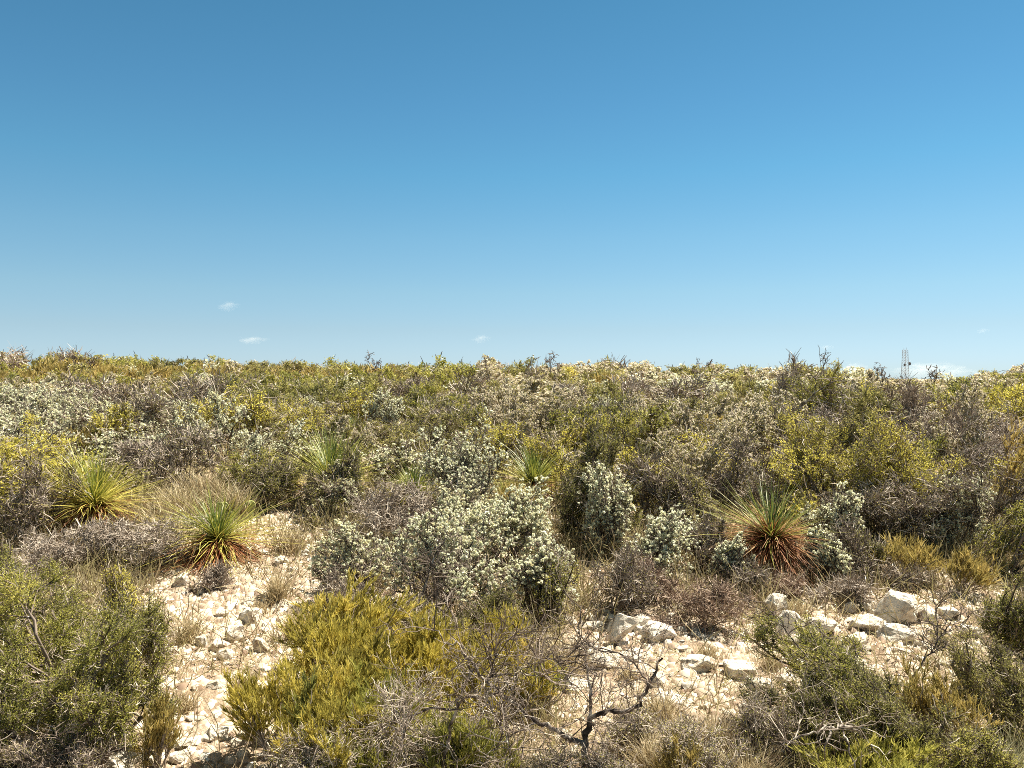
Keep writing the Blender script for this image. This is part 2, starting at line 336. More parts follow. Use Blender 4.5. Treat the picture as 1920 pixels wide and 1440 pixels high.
    if K['form'] == 'grass':
        n = int(np.clip(cnt * .1, 120, 2600)); az = rng.random(n) * 6.283; tl = np.radians(np.abs(rng.normal(size=n)) * 24 + 4)
        D = np.stack([np.sin(tl) * np.cos(az), np.sin(tl) * np.sin(az), np.cos(tl)], -1)
        B = np.stack([rng.normal(size=n) * w * .16, rng.normal(size=n) * w * .16, np.full(n, -.02)], -1)
        ln = h * rng.uniform(.5, 1.1, n)[:, None]; o = np.stack([np.cos(az), np.sin(az), np.zeros(n)], -1)
        Q = np.stack([B, B + D * ln * .4, B + D * ln * .75 + o * ln * .06, B + D * ln + o * ln * .2 - [0, 0, .01]], 1)
        v, F = ribbons(Q, nrm(np.cross(D, rdir(rng, n))), np.tile(np.array([.42, .40, .3, .08]) * px, (n, 1)))
        lf = MB(); lf.add(v, F, np.repeat(rng.random(n), 3)); return [('blades', lf, [M[K['leaf']]])]

BR = dict
KINDS.update(
    white=BR(form='blossom', bark='dtwig', leaf='sage', bloss='white', rad=.014, dens=.12, bl=.23, cut=.35, name='white_flowering_shrub'),
    whited=BR(form='blossom', bark='dtwig', leaf='sage', bloss='white', rad=.016, dens=.13, bl=.34, cut=.3, name='white_flowering_shrub'),
    whitet=BR(form='blossom', bark='dtwig', leaf='gtwig', bloss='white', rad=.02, dens=.08, bl=.16, cut=.3, nc=(6, 6, 5), name='white_flowering_shrub'),
    pale=BR(form='blossom', bark='gtwig', leaf='drab', bloss='pinkgrey', rad=.014, dens=.25, bl=.50, cut=.05, name='pale_flowering_shrub'),
    olive=BR(form='leafy', bark='dtwig', leaf='olive', rad=.02, dens=.85, name='olive_shrub'),
    green=BR(form='leafy', bark='dtwig', leaf='dkgreen', rad=.018, dens=.85, name='dark_green_shrub'),
    lime=BR(form='leafy', bark='dtwig', leaf='lime', rad=.016, dens=.62, name='yellow_green_shrub'),
    drab=BR(form='leafy', bark='dtwig', leaf='drab', rad=.014, dens=.75, name='drab_shrub'),
    broom=BR(form='broom', leaf='broom', dens=.62, name='broom_shrub'),
    gbroom=BR(form='broom', leaf='olive', dens=.55, lean=(2, 40), name='green_stemmed_shrub'),
    rust=BR(form='broom', leaf='rust', dens=.45, name='rusty_shrub'),
    bare=BR(form='bare', bark='gtwig', leaf='gtwig', rad=.010, dens=.30, name='bare_twig_shrub'),
    bareup=BR(form='bare', bark='gtwig', leaf='gtwig', rad=.008, dens=.20, lean=(2, 30), stems=14, leaf2='olive', name='bare_twig_shrub'),
    bareleaf=BR(form='bare', bark='dtwig', leaf='gtwig', leaf2='drab', rad=.012, dens=.28, name='bare_twig_shrub'),
    barered=BR(form='bare', bark='rtwig', leaf='rtwig', rad=.008, dens=.34, name='reddish_twig_shrub'),
    cushion=BR(form='bare', bark='gtwig', leaf='gtwig', rad=.004, dens=.55, lean=(5, 80), name='twig_cushion'),
    straw=BR(form='grass', leaf='straw', name='grass_tuft'),
    ggrass=BR(form='grass', leaf='sage', name='grass_tuft'),
)
CAT = dict(white='flowering shrub', whited='flowering shrub', whitet='flowering shrub', pale='flowering shrub', olive='shrub', green='shrub', lime='shrub', drab='shrub',
           broom='broom shrub', gbroom='shrub', rust='rusty shrub', bare='bare shrub', bareup='bare shrub', bareleaf='bare shrub', barered='bare shrub', cushion='bare shrub', straw='grass', ggrass='grass')

SEED = [100]
OCC = []      # x, y, radius of hand-placed plants
LAND = []     # landmarks for the labels of other plants: px, py, phrase
def place(kind, cx, ytop, d, wpx, label, ref=None, hmin=.18, group=None):
    SEED[0] += 1; x = X(cx, d); zg = float(T(x, d)); h = max(hmin, Zt(ytop, d) - zg); w = wpx * d / FPX
    if kind not in ('straw', 'ggrass'): w = max(w, .3)
    root = link(KINDS[kind]['name'], None, loc=(x, d, zg)); tag(root, label, CAT[kind], group)
    for pn, mb, mats in shrub_parts(kind, w, h, d, SEED[0]): link(pn, mb.mesh(pn, mats), root)
    OCC.append((x, d, w * .5))
    if ref: LAND.append((cx, ytop, ref))
    return root

# ------------------------------------------------------------------ sotols
def sotol(px, base_py, wpx, d, label, ref=None, dead=.35, tilt=(0, 0), hfrac=.6, seed=1, far=False, yellow=0.0, rz=0.0, lift=.30, e0=2, dtop=22, e1=86):
    rng = np.random.default_rng(seed); x = X(px, d); zg = float(T(x, d)); L0 = wpx * d / FPX * .58; p = d / 803.
    hd = np.array([tilt[0], tilt[1], L0 * lift]); n = 420 if far else 850
    root = link("sotol", None, loc=(x, d, zg), rz=rz); tag(root, label, "sotol", "sotol rosettes in the scrub")
    def leaves(n, e0, e1, Lf, droop, wid, vfun, mat, name):
        az = rng.random(n) * 6.283; u = rng.random(n) ** 1.35; el = np.radians(e0 + (e1 - e0) * u + rng.normal(size=n) * 9)
        D = np.stack([np.cos(el) * np.cos(az), np.cos(el) * np.sin(az), np.sin(el)], -1); S = nrm(np.stack([-np.sin(az), np.cos(az), rng.normal(size=n) * .25], -1))
        lop = (1.22 - .34 * u) * (1 + .16 * np.sin(az + seed) + .09 * np.sin(3 * az + 2 * seed)); L_ = (Lf * lop * rng.uniform(.55, 1.08, n) * np.where(rng.random(n) < .08, .6, 1))[:, None]; dz = np.array([0, 0, -1.0]) * (droop * rng.uniform(.3, 1.6, n))[:, None] * L_
        bend = S * rng.normal(size=(n, 1)) * .11 * L_ + rdir(rng, n) * (rng.random((n, 1)) < .12) * .22 * L_
        Q = np.stack([hd + D * .04 + 0 * D, hd + D * L_ * .33 + dz * .08, hd + D * L_ * .66 + dz * .42 + bend * .4, hd + D * L_ + dz + bend], 1)
        Q[..., 2] = np.maximum(Q[..., 2], .015 + .03 * rng.random((n, 1)))
        w = max(wid * .9, p * .42); v, F = ribbons(Q, S, np.tile(np.array([1, .8, .55, .12]) * w, (n, 1)))
        mb = MB(); mb.add(v, F, np.clip(np.repeat(vfun(u), 3) + np.tile([-.08, .0, .10], n) + .10 * rng.normal(size=n * 3), 0, 1)); link(name, mb.mesh(name, [mat]), root)
    leaves(int(n * max(.3, 1 - dead * .5)), e0, e1, L0, .15, .0075, lambda u: np.clip(.92 - .75 * u + yellow, 0, 1), M['sotol'], 'leaves')
    leaves(int(n * dead), -32, dtop, L0 * .85, .32, .007, lambda u: .2 + .6 * rng.random(len(u)), M['sotold'], 'dead_leaves')
    mb = MB(); P = np.array([[[0, 0, -.05], hd * .5, hd * 1.15]]); mb.add(*tubes(P, np.array([[.07, .09, .05]]), 8)); link('trunk', mb.mesh('trunk', [M['sotold']]), root)
    OCC.append((x, d, L0 * .8))
    if ref: LAND.append((px, base_py - 80, ref))
    return root
sotol(408, 1050, 250, 10.6, "sotol rosette alone on pale gravel, red-brown dead skirt under green-yellow leaves", "the sotol with the red skirt", dead=.85, seed=3, lift=.22, e1=74, yellow=.10)
sotol(178, 985, 265, 12.0, "yellowed sotol rosette left of the gravel clearing, half behind grey twigs", "the yellowed sotol", dead=.5, seed=4, yellow=.2, e1=78)
sotol(1450, 1085, 250, 10.0, "large ragged sotol above the boulders, dark green upright leaves, red-brown dead skirt", "the ragged sotol", dead=1.5, seed=5, yellow=-.22, lift=.42, e0=22, dtop=48)
sotol(622, 870, 225, 13.6, "bright green sotol standing tall behind the middle clearing", "the bright green sotol", dead=.15, seed=6, yellow=.02)
sotol(1000, 905, 165, 14.0, "slender green sotol with orange dead leaves behind the white shrub", "the slender sotol", dead=.5, seed=7, yellow=-.08)
sotol(775, 945, 140, 13.2, "small sotol tucked left of the tall white-flowering shrub", None, dead=.25, seed=8)
sotol(915, 835, 110, 17.5, "pale sotol tips showing behind the top of the tall white shrub", None, dead=.2, seed=9, far=True, yellow=.1)
sotol(665, 800, 90, 19.5, "sotol farther back, just over the bright green sotol", None, dead=.15, seed=10, far=True)
sotol(548, 915, 70, 14.5, "small straw-yellow sotol beside the bright green sotol", None, dead=.6, seed=11, far=True, yellow=.35)
sotol(945, 935, 90, 13.4, "half-dead orange sotol leaning under the slender green sotol", None, dead=1.1, seed=12, far=True, yellow=.3)

# ------------------------------------------------------------------ plants read off the photograph: kind, centre, top, distance, width
P_ = place
# foreground
P_('olive', 130, 1050, 6.1, 400, "big dense olive-green shrub filling the lower left corner", "the big olive shrub")
P_('olive', 60, 1190, 5.2, 330, "dark-twigged olive shrub in front of the big lower-left shrub")
P_('bareleaf', 150, 1395, 4.8, 240, "dark tangle of bare twigs at the very bottom left")
P_('olive', 190, 1240, 5.3, 200, "olive shrub at the right foot of the big lower-left one")
P_('broom', 640, 1150, 6.6, 330, "wide mustard-yellow broom shrub right of the gravel path", "the wide mustard broom")
P_('broom', 790, 1175, 6.3, 260, "mustard broom shrub behind the left limb of the dead tree")
P_('broom', 515, 1275, 5.5, 190, "low yellow broom shrub at the edge of the gravel path")
P_('broom', 945, 1165, 7.0, 110, "small round golden broom shrub behind the lichened dead limb")
P_('gbroom', 640, 1300, 5.2, 260, "green upright-stemmed shrub below the mustard broom")
P_('bareup', 700, 1350, 4.8, 220, "grey upright bare twigs at the bottom edge left of centre")
P_('gbroom', 880, 1360, 4.8, 230, "olive strand-leaved shrub under the fork of the dead tree")
P_('bareup', 1010, 1420, 4.8, 160, "thin grey upright twigs beside the dead tree's trunk")
P_('broom', 700, 1215, 5.9, 330, "main front lobe of mustard broom, right before the green upright stems")
P_('broom', 640, 1320, 4.95, 220, "lowest front lobe of mustard broom at the bottom edge")
P_('gbroom', 780, 1300, 5.3, 180, "olive strand-leaved lobe between the mustard broom and hooked limbs")
P_('broom', 950, 1215, 6.1, 170, "mustard broom lobe farthest right, behind the dead limbs")
P_('broom', 870, 1230, 5.8, 170, "mustard broom lobe under the hooked lichened limb")
P_('drab', 640, 1130, 7.6, 110, "small drab green shrub peeping over the mustard broom")
P_('green', 880, 1110, 7.8, 180, "dark green shrub between the mustard broom and the white thicket")
P_('bareup', 760, 1130, 7.6, 120, "grey twiggy shrub behind the mustard broom")
P_('barered', 1150, 1425, 4.9, 120, "reddish dry twigs round the foot of the dead tree")
P_('straw', 1230, 1370, 5.2, 90, "dry straw tuft at the bottom, right of the dead tree")
P_('bareup', 1310, 1380, 4.9, 170, "sparse grey twigs at the bottom edge below the pale slabs")
P_('straw', 1400, 1400, 4.9, 100, "straw tuft left of the bottom-right shrubs")
P_('olive', 1600, 1190, 5.9, 340, "airy dark olive shrub with thin stems in front of the boulders", "the airy dark olive shrub")
P_('green', 1530, 1300, 5.2, 240, "low dark green shrub above the pale fallen branch")
P_('green', 1700, 1290, 5.1, 250, "dark green shrub between the airy shrub and the golden broom")
P_('rust', 1775, 1255, 5.5, 170, "golden-orange broom shrub near the lower right corner", "the golden-orange broom")
P_('green', 1880, 1200, 5.8, 190, "blue-green shrub cut by the right edge, lower right")
P_('gbroom', 1640, 1390, 4.8, 240, "green stems along the bottom edge beneath the fallen branch")
P_('ggrass', 1900, 1370, 4.8, 120, "pale grey-green grass tussock in the bottom right corner", hmin=.3)
P_('olive', 1800, 1370, 4.8, 200, "olive shrub on the bottom edge below the golden-orange broom")
P_('olive', 1880, 1100, 7.2, 120, "olive shrub at the right edge beyond the boulders")
P_('bareup', 590, 1395, 4.7, 200, "grey twig thicket left of the grey upright twigs, bottom edge")
P_('bareup', 820, 1345, 5.0, 190, "fine grey twigs between the two dead trees")
P_('gbroom', 720, 1395, 4.65, 160, "green strand-leaved tuft in front of the grey twigs at the bottom")
P_('straw', 960, 1415, 4.7, 110, "straw-coloured tuft under the hooked limbs")
P_('bareup', 1190, 1330, 5.6, 150, "sparse grey twigs right behind the dead tree's fork")
P_('gbroom', 1010, 1255, 6.2, 150, "thin olive strand shrub behind the dead tree's left limb")
P_('straw', 1060, 1190, 7.0, 90, "straw tuft left of the tall block")
P_('straw', 1240, 1290, 6.0, 80, "thin straw tuft among the pale slabs")
P_('bareup', 1175, 1420, 4.8, 120, "ash-grey twigs right of the dead tree's foot")
P_('rust', 1260, 1400, 4.9, 100, "low tan shrublet at the bottom edge right of the dead tree")
P_('straw', 1340, 1330, 5.4, 90, "wispy tuft below the flat slab")
P_('straw', 1490, 1150, 8.6, 70, "reddish straw wisps by the slanting pale stone")
P_('bareup', 1420, 1320, 5.3, 110, "wiry twigs at the left foot of the airy dark olive shrub")
P_('broom', 620, 1170, 6.5, 150, "mustard broom shrub at the left end of the wide one")
P_('broom', 610, 1290, 5.1, 170, "yellow-green broom in front of the wide mustard one")
P_('olive', 255, 1125, 6.5, 140, "olive branches of a small shrub reaching over the path")
P_('rust', 290, 1330, 5.2, 100, "low dry tan shrublet at the path's left side")
P_('straw', 560, 1130, 8.0, 60, "pale straw wisps at the right edge of the path")
P_('straw', 480, 1120, 8.6, 50, "short straw wisps in the middle of the path")
for _x, _y, _d, _l in ((350, 1150, 7.8, "pale wisps on the left of the path beside the flat little stone"), (520, 1060, 9.0, "pale wisps at the top of the path"), (455, 1260, 6.6, "thin wisps below the path's stone group"),
        (340, 1290, 6.2, "thin wisps above the flat bright stone"), (1180, 1250, 6.9, "thin dry wisps in front of the tall block"), (1330, 1210, 7.4, "thin dry wisps above the rusty slab"), (1450, 1230, 7.2, "thin dry wisps right of the dark-edged slab"),
        (1590, 1120, 8.9, "thin dry wisps behind the box-shaped boulder"), (1760, 1195, 7.8, "thin dry wisps below the tilted boulder"), (1850, 1150, 8.4, "thin dry wisps at the boulder row's right end")):
    P_('straw', _x, _y, _d, 60, _l, hmin=.14)
# clearing and rock shelf
P_('barered', 1330, 1095, 8.2, 180, "round reddish-brown twig shrub between the ragged sotol and slabs", "the reddish twig shrub")
P_('cushion', 1570, 1085, 9.0, 150, "grey twig cushion among the boulders", None)
P_('cushion', 385, 1068, 9.3, 80, "small grey twig cushion in front of the red-skirted sotol")
P_('bareleaf', 1315, 985, 9.9, 90, "grey-brown twig shrub leaning on the ragged sotol's left side")
P_('white', 1560, 1000, 9.6, 110, "white-dotted sprays in front of the ragged sotol's right side")
P_('bareleaf', 1400, 1060, 9.3, 120, "dark twigs in front of the ragged sotol's left skirt")
P_('barered', 1470, 1085, 9.2, 120, "dark reddish twigs in front of the ragged sotol's skirt")
P_('white', 1340, 1010, 9.6, 90, "thin white-dotted shrub at the left of the ragged sotol")
P_('bareleaf', 1600, 990, 9.7, 100, "dark twig shrub against the ragged sotol's right side")
P_('cushion', 1720, 1085, 9.4, 110, "grey twig cushion right behind the big tilted boulder")
P_('cushion', 630, 1085, 8.4, 110, "ash-grey twig cushion at the right edge of the gravel path")
P_('bare', 255, 975, 10.3, 230, "wide low grey-brown bare shrub left of the red-skirted sotol")
P_('bare', 90, 1000, 9.8, 240, "low grey bare shrub at the left edge above the big olive shrub")
P_('bareleaf', 60, 870, 11.2, 170, "dark grey leafy twig shrub at the left edge below the yellow-green one")
P_('drab', 25, 985, 8.6, 90, "small brownish shrub at the left edge behind the big olive shrub")
P_('lime', 235, 1072, 7.4, 110, "bright yellow-green sprig above the big olive shrub")
P_('straw', 545, 985, 10.8, 70, "thin dry tuft on the gravel right of the red-skirted sotol")
P_('straw', 330, 905, 12.6, 110, "straw tuft in the tan clearing behind the red-skirted sotol")
P_('straw', 300, 940, 11.8, 90, "straw tuft between the two sotols at left")
P_('straw', 385, 880, 13.4, 120, "broad straw tuft at the back of the tan clearing")
P_('straw', 440, 905, 12.6, 80, "straw tuft beside the prickly pear")
P_('straw', 250, 870, 14.4, 130, "straw tuft above the yellowed sotol")
# white thicket in the middle
P_('whited', 955, 932, 10.0, 250, "dense creamy white-flowering shrub in the centre of the picture", "the dense creamy white shrub")
P_('white', 872, 808, 12.2, 185, "tall narrow white-flowering shrub rising in the centre", "the tall white-flowering shrub")
P_('white', 845, 905, 11.0, 150, "white-flowering shrub at the foot of the tall white one")
P_('whitet', 690, 985, 9.2, 200, "open twiggy shrub with sparse white flowers at the gravel's edge", "the open twiggy shrub")
P_('whitet', 820, 975, 8.6, 250, "dark-stemmed spreading shrub dotted white in front of the creamy one")
P_('whitet', 985, 1010, 8.8, 190, "twiggy white-dotted shrub with reddish stems below the creamy one")
P_('white', 1165, 885, 10.6, 130, "upright shrub strung with white flower tufts right of centre", "the upright white-tufted shrub")
P_('white', 1225, 965, 9.8, 150, "white-tufted shrub between the upright one and the ragged sotol")
P_('bare', 765, 915, 11.2, 210, "grey leafless shrub leaning left of the creamy white one")
P_('green', 1105, 900, 11.0, 150, "deep green shrub in shade between the two white shrubs")
P_('green', 1110, 820, 12.8, 170, "tall dark green shrub right of the slender sotol")
P_('olive', 1015, 1060, 8.2, 90, "small olive shrub at the foot of the white thicket")
P_('bareleaf', 1150, 1040, 8.6, 150, "dark bare thicket under the upright white-tufted shrub")
P_('barered', 1230, 1060, 8.9, 130, "brown twig shrub left of the reddish round one")
P_('white', 1545, 925, 10.6, 120, "white-dotted sprays leaning over the ragged sotol", None)
P_('drab', 640, 935, 12.2, 140, "brownish-olive shrub at the right end of the clearing")
P_('white', 655, 900, 12.6, 90, "small white-tipped shrub behind the brownish-olive one")
P_('drab', 640, 895, 12.9, 150, "low drab olive shrub below the bright green sotol")
P_('drab', 760, 805, 15.5, 150, "yellow-brown shrub right of the bright green sotol")
P_('green', 485, 872, 13.0, 130, "dark green shrub behind the prickly pear")
P_('white', 590, 868, 12.9, 70, "white-dotted shrub at the foot of the bright green sotol")
P_('green', 650, 850, 13.0, 70, "leafy dark shrub hugging the base of the bright green sotol")
P_('rust', 985, 915, 12.9, 80, "yellow-brown broom under the slender sotol")
# left mid ground
P_('lime', 70, 810, 13.6, 270, "broad yellow-green shrub at the left edge", "the broad yellow-green shrub")
P_('lime', 230, 762, 17.5, 130, "yellow-green shrub between the two left white shrubs")
P_('whited', 430, 745, 17.5, 150, "bright white-flowering shrub left of the bright green sotol", "the bright left-hand white shrub")
P_('white', 340, 775, 16.0, 110, "white-flowering shrub in front of the bright left-hand one")
P_('whited', 90, 745, 19.0, 150, "snowy white-flowering shrub at the left above the yellow-green one", "the snowy left-edge shrub")
P_('white', 130, 722, 22.0, 110, "round white-flowering shrub under the left skyline")
P_('white', 20, 725, 22.0, 90, "white-flowering shrub cut by the left edge")
P_('bareleaf', 345, 810, 14.6, 170, "dark-stemmed grey shrub in front of the left white shrubs")
P_('white', 480, 800, 15.2, 120, "pale-tipped shrub between the dark-stemmed one and the bright sotol")
P_('bareleaf', 300, 735, 20.0, 90, "dark bare shrub behind the left yellow-green shrub")
P_('olive', 480, 850, 14.2, 120, "olive shrub below the pale-tipped one")
P_('cushion', 240, 835, 14.8, 130, "pale grey twig mound left of the dark-stemmed shrub")
# right mid ground
P_('lime', 1570, 785, 12.0, 270, "large yellow-green shrub in the right half", "the large yellow-green shrub")
P_('lime', 1690, 805, 11.8, 220, "yellow-green shrub joined to the right of the large one")
P_('drab', 1620, 740, 15.0, 250, "wide olive shrub behind the large yellow-green one")
P_('olive', 1565, 697, 20.0, 140, "dark olive shrub standing up on the right skyline")
P_('bare', 1468, 681, 23.0, 60, "grey leafless shrub poking above the right skyline")
P_('bare', 1700, 722, 20.0, 110, "grey bare shrub below the lattice mast")
P_('rust', 1870, 735, 11.8, 150, "tall rust-orange shrub at the right edge", "the rust-orange shrub")
P_('bareleaf', 1650, 900, 11.0, 260, "dark shaded thicket beneath the large yellow-green shrub")
P_('bareleaf', 1800, 850, 11.4, 220, "dark bare thicket under the rust-orange shrub")
P_('white', 1790, 900, 10.8, 130, "sparse pale-dotted shrub right of the shaded thicket")
P_('pale', 1790, 735, 15.0, 130, "pale pinkish shrub left of the rust-orange one")
P_('olive', 1890, 930, 9.8, 150, "olive shrub at the right edge below the rust-orange one")
P_('rust', 1700, 1020, 9.8, 140, "low orange-brown shrub above the big tilted boulder")
P_('green', 1620, 1010, 9.9, 110, "low green shrub right of the ragged sotol")
P_('rust', 1810, 1040, 9.2, 120, "low orange-green shrub right above the boulders")
P_('bareleaf', 1380, 830, 12.8, 170, "grey-brown bare shrub behind the ragged sotol")
P_('pale', 1270, 800, 13.6, 210, "wide pale-tipped grey shrub right of centre", "the wide pale-tipped shrub")
P_('pale', 1370, 760, 16.0, 200, "pinkish pale shrub behind the wide pale-tipped one")
P_('bareleaf', 1290, 870, 12.0, 150, "brown-grey shrub below the wide pale-tipped one")
P_('drab', 1330, 890, 11.6, 110, "brownish-yellow shrub beside the white upright stone")
P_('olive', 1155, 775, 15.5, 110, "olive shrub above the tall dark green one")
P_('pale', 1010, 745, 19.0, 170, "pale grey-flowering shrub mid distance centre")
P_('pale', 930, 740, 21.0, 130, "pale flowering shrub behind the tall white one")
P_('olive', 880, 765, 19.0, 110, "drab olive shrub in front of the pale centre shrubs")
P_('white', 715, 735, 20.0, 80, "white-flowering shrub right of the farther sotol")
P_('pale', 1480, 745, 16.5, 170, "ashen flowering shrub round the leaning mesquite")

# ------------------------------------------------------------------ the scrub behind: individuals copied from a few meshes
def pool(kind, d, n=4, single=False):
    res = []
    for i in range(n):
        SEED[0] += 1; w = 1.3; h = .95; parts = shrub_parts(kind, w, h, d, SEED[0])
        if single:
            mb = MB(); mats = []
            for pn, b, ms in parts:
                for a in b.m: a += len(mats)
                for vv, ff, aa, mm in zip(b.v, b.f, b.a, b.m):
                    mb.v.append(vv); mb.f.append(ff + mb.n); mb.a.append(aa); mb.m.append(mm)
                mb.n += b.n; mats += ms
            res.append([(None, mb.mesh(kind, mats))])
        else: res.append([(pn, b.mesh(pn, ms)) for pn, b, ms in parts])
    return res
FILLK = ['white', 'pale', 'olive', 'green', 'lime', 'drab', 'rust', 'bare', 'bareleaf']
POOL = {}
for k in FILLK:
    POOL[k, 0] = pool(k, 17, 3); POOL[k, 1] = pool(k, 30, 4, True); POOL[k, 2] = pool(k, 46, 4, True)
LOOK = dict(white="white-flowering shrub", pale="pinkish-pale shrub", olive="olive-green shrub", green="dark green shrub", lime="yellow-green shrub",
            drab="drab shrub", rust="yellow-brown shrub", bare="grey leafless shrub", bareleaf="dark twiggy shrub")
def kind_at(px, d, r):
    wl = dict(white=.10, pale=.05, olive=.18, green=.06, lime=.05, drab=.28, rust=.15, bare=.07, bareleaf=.08)
    if px > 880: wl.update(white=.16, pale=.40, drab=.16, rust=.05, bare=.07, olive=.12)
    if px > 1450: wl.update(pale=.3, drab=.2, olive=.2, lime=.06, white=.08)
    if px < 700 and 15 < d < 27: wl.update(white=.30, bareleaf=.12, rust=.12)
    if d > 32 and px < 900: wl.update(white=.05, pale=.04, drab=.42, rust=.16, olive=.24, lime=.01)
    if d > 30: wl.update(bare=.01, bareleaf=.03, lime=.01); wl['rust'] *= .6
    ks = list(wl); xw = (px - 960) / FPX * d; rr = r
    if r.random() < .68:        # drifts: neighbours of one patch share their kind
        best = None; s_ = 3.2 + d * .06; ci, cj = math.floor(xw / s_), math.floor(d / s_)
        for a in (-1, 0, 1):
            for b in (-1, 0, 1):
                q = random.Random((ci + a) * 7919 + (cj + b) * 104729); sx = (ci + a + q.random()) * s_; sy = (cj + b + q.random()) * s_; e = (sx - xw) ** 2 + (sy - d) ** 2
                if best is None or e < best[0]: best = (e, q)
        rr = best[1]
    return rr.choices(ks, [wl[k] for k in ks])[0]
def open_ground(x, y):
    px = 960 + x / y * FPX; py = HOR + (CAMZ - float(T(x, y))) * FPX / y
    return (280 < px < 600 and py > 850 and py < 1440) or (1150 < px < 1450 and py > 1150) or (1450 < px < 1880 and py > 1085)
FARREF = [(60, "at the left edge"), (150, "under the pair of tiny trees"), (300, "left of the flat cloud"), (472, "under the flat cloud"), (600, "right of the flat cloud"), (760, "left of the middle cloud"), (901, "under the middle cloud"),
          (1030, "below the thin bare tree"), (1180, "right of the thin bare tree"), (1313, "left of the grey skyline shrub"), (1468, "near the grey skyline shrub"), (1590, "left of the mast"), (1697, "under the mast"), (1800, "right of the mast"), (1890, "at the right edge")]
def autolabel(k, px, py, w, h, d, r):
    size = "tall " if h > 1.02 else ("low " if h < .62 else ("broad " if w > 1.65 else ""))
    if d > 22:
        row = "on the skyline" if d > 50 else ("just below the skyline" if d > 38 else ("in the far scrub" if d > 29 else "in the middle scrub"))
        return f"{size}{LOOK[k]} {row} {min(FARREF, key=lambda q: abs(q[0] - px))[1]}"
    b = min(LAND, key=lambda l: (l[0] - px) ** 2 + (2 * (l[1] - py)) ** 2)
    dx = px - b[0]; rel = "behind" if abs(dx) < 45 else ("behind and left of" if dx < 0 else "behind and right of")
    if abs(dx) > 160: rel = "well left of" if dx < 0 else "well right of"
    return f"{size}{LOOK[k]} {rel} {b[2]}"
AUTO = []
ORD = ["leftmost", "second from left", "third from left", "fourth from left", "fifth from left", "sixth from left", "seventh from left", "eighth from left", "ninth from left", "tenth from left", "eleventh from left", "twelfth from left", "13th from left", "14th from left"]
def settle():
    by = {}
    for o, l, px in AUTO: by.setdefault(l, []).append((px, o))
    for l, m in by.items():
        m.sort(key=lambda t: t[0])
        for i, (px, o) in enumerate(m):
            o["label"] = l if len(m) == 1 or len(m) > 14 or len(l.split()) > 13 + (len(m) < 4) else (f"{l}, {ORD[i]}" if i < len(m) - 1 else f"{l}, rightmost")
used = {}
def fill():
    r = random.Random(77); pts = [(x, y, rad) for x, y, rad in OCC]; made = 0
    def ok(x, y, rad, f):
        for a, b, c in pts:
            if (a - x) ** 2 + (b - y) ** 2 < ((rad + c) * f) ** 2: return False
        return True
    for (d0, d1, n, f) in ((11.5, 26, 240, .52), (26, 44, 420, .52), (44, 66, 420, .5)):
        tries = 0; c = 0
        while c < n and tries < n * 40:
            tries += 1; y = math.sqrt(r.uniform(d0 * d0, d1 * d1)); x = r.uniform(-.70, .70) * y
            if open_ground(x, y): continue
            w = r.uniform(.9, 1.9) * (1.15 if d0 > 40 else 1); rad = w / 2
            if not ok(x, y, rad, f): continue
            pts.append((x, y, rad)); c += 1; made += 1
            px = 960 + x / y * FPX; k = kind_at(px, y, r)
            h = r.uniform(.5, 1.0) * (.85 + .25 * w) * {'rust': .75, 'drab': .9, 'bare': .85}.get(k, 1.0)
            if r.random() < .06 and y < 36: h *= 1.3
            if 1640 < px < 1800 and y > 20: h = min(h, .55)
            zg = float(T(x, y)); hmax = Zt(700 if px < 700 else 712, y) - zg     # shrubs nearer than the ridge stay under its line
            if y < 38: h = min(h, max(.45, hmax))
            elif r.random() < .12: h *= 1.35; w *= 1.3
            lod = 0 if y < 24 else (1 if y < 38 else 2); var = r.choice(POOL[k, lod]); sc = (w / 1.3, w / 1.3 * r.uniform(.85, 1.15), h / .95); rz = r.uniform(0, 6.28)
            py = HOR + (CAMZ - zg - h) * FPX / y
            if var[0][0] is None: o = link(KINDS[k]['name'], var[0][1], loc=(x, y, zg - .03), rz=rz)
            else:
                o = link(KINDS[k]['name'], None, loc=(x, y, zg - .03), rz=rz)
                for pn, me in var: link(pn, me, o)
            o.scale = sc; AUTO.append((o, autolabel(k, px, py, w, h, y, r), px)); tag(o, None, CAT[k], LOOK[k].replace("shrub", "shrubs") + " of the scrub")
fill()

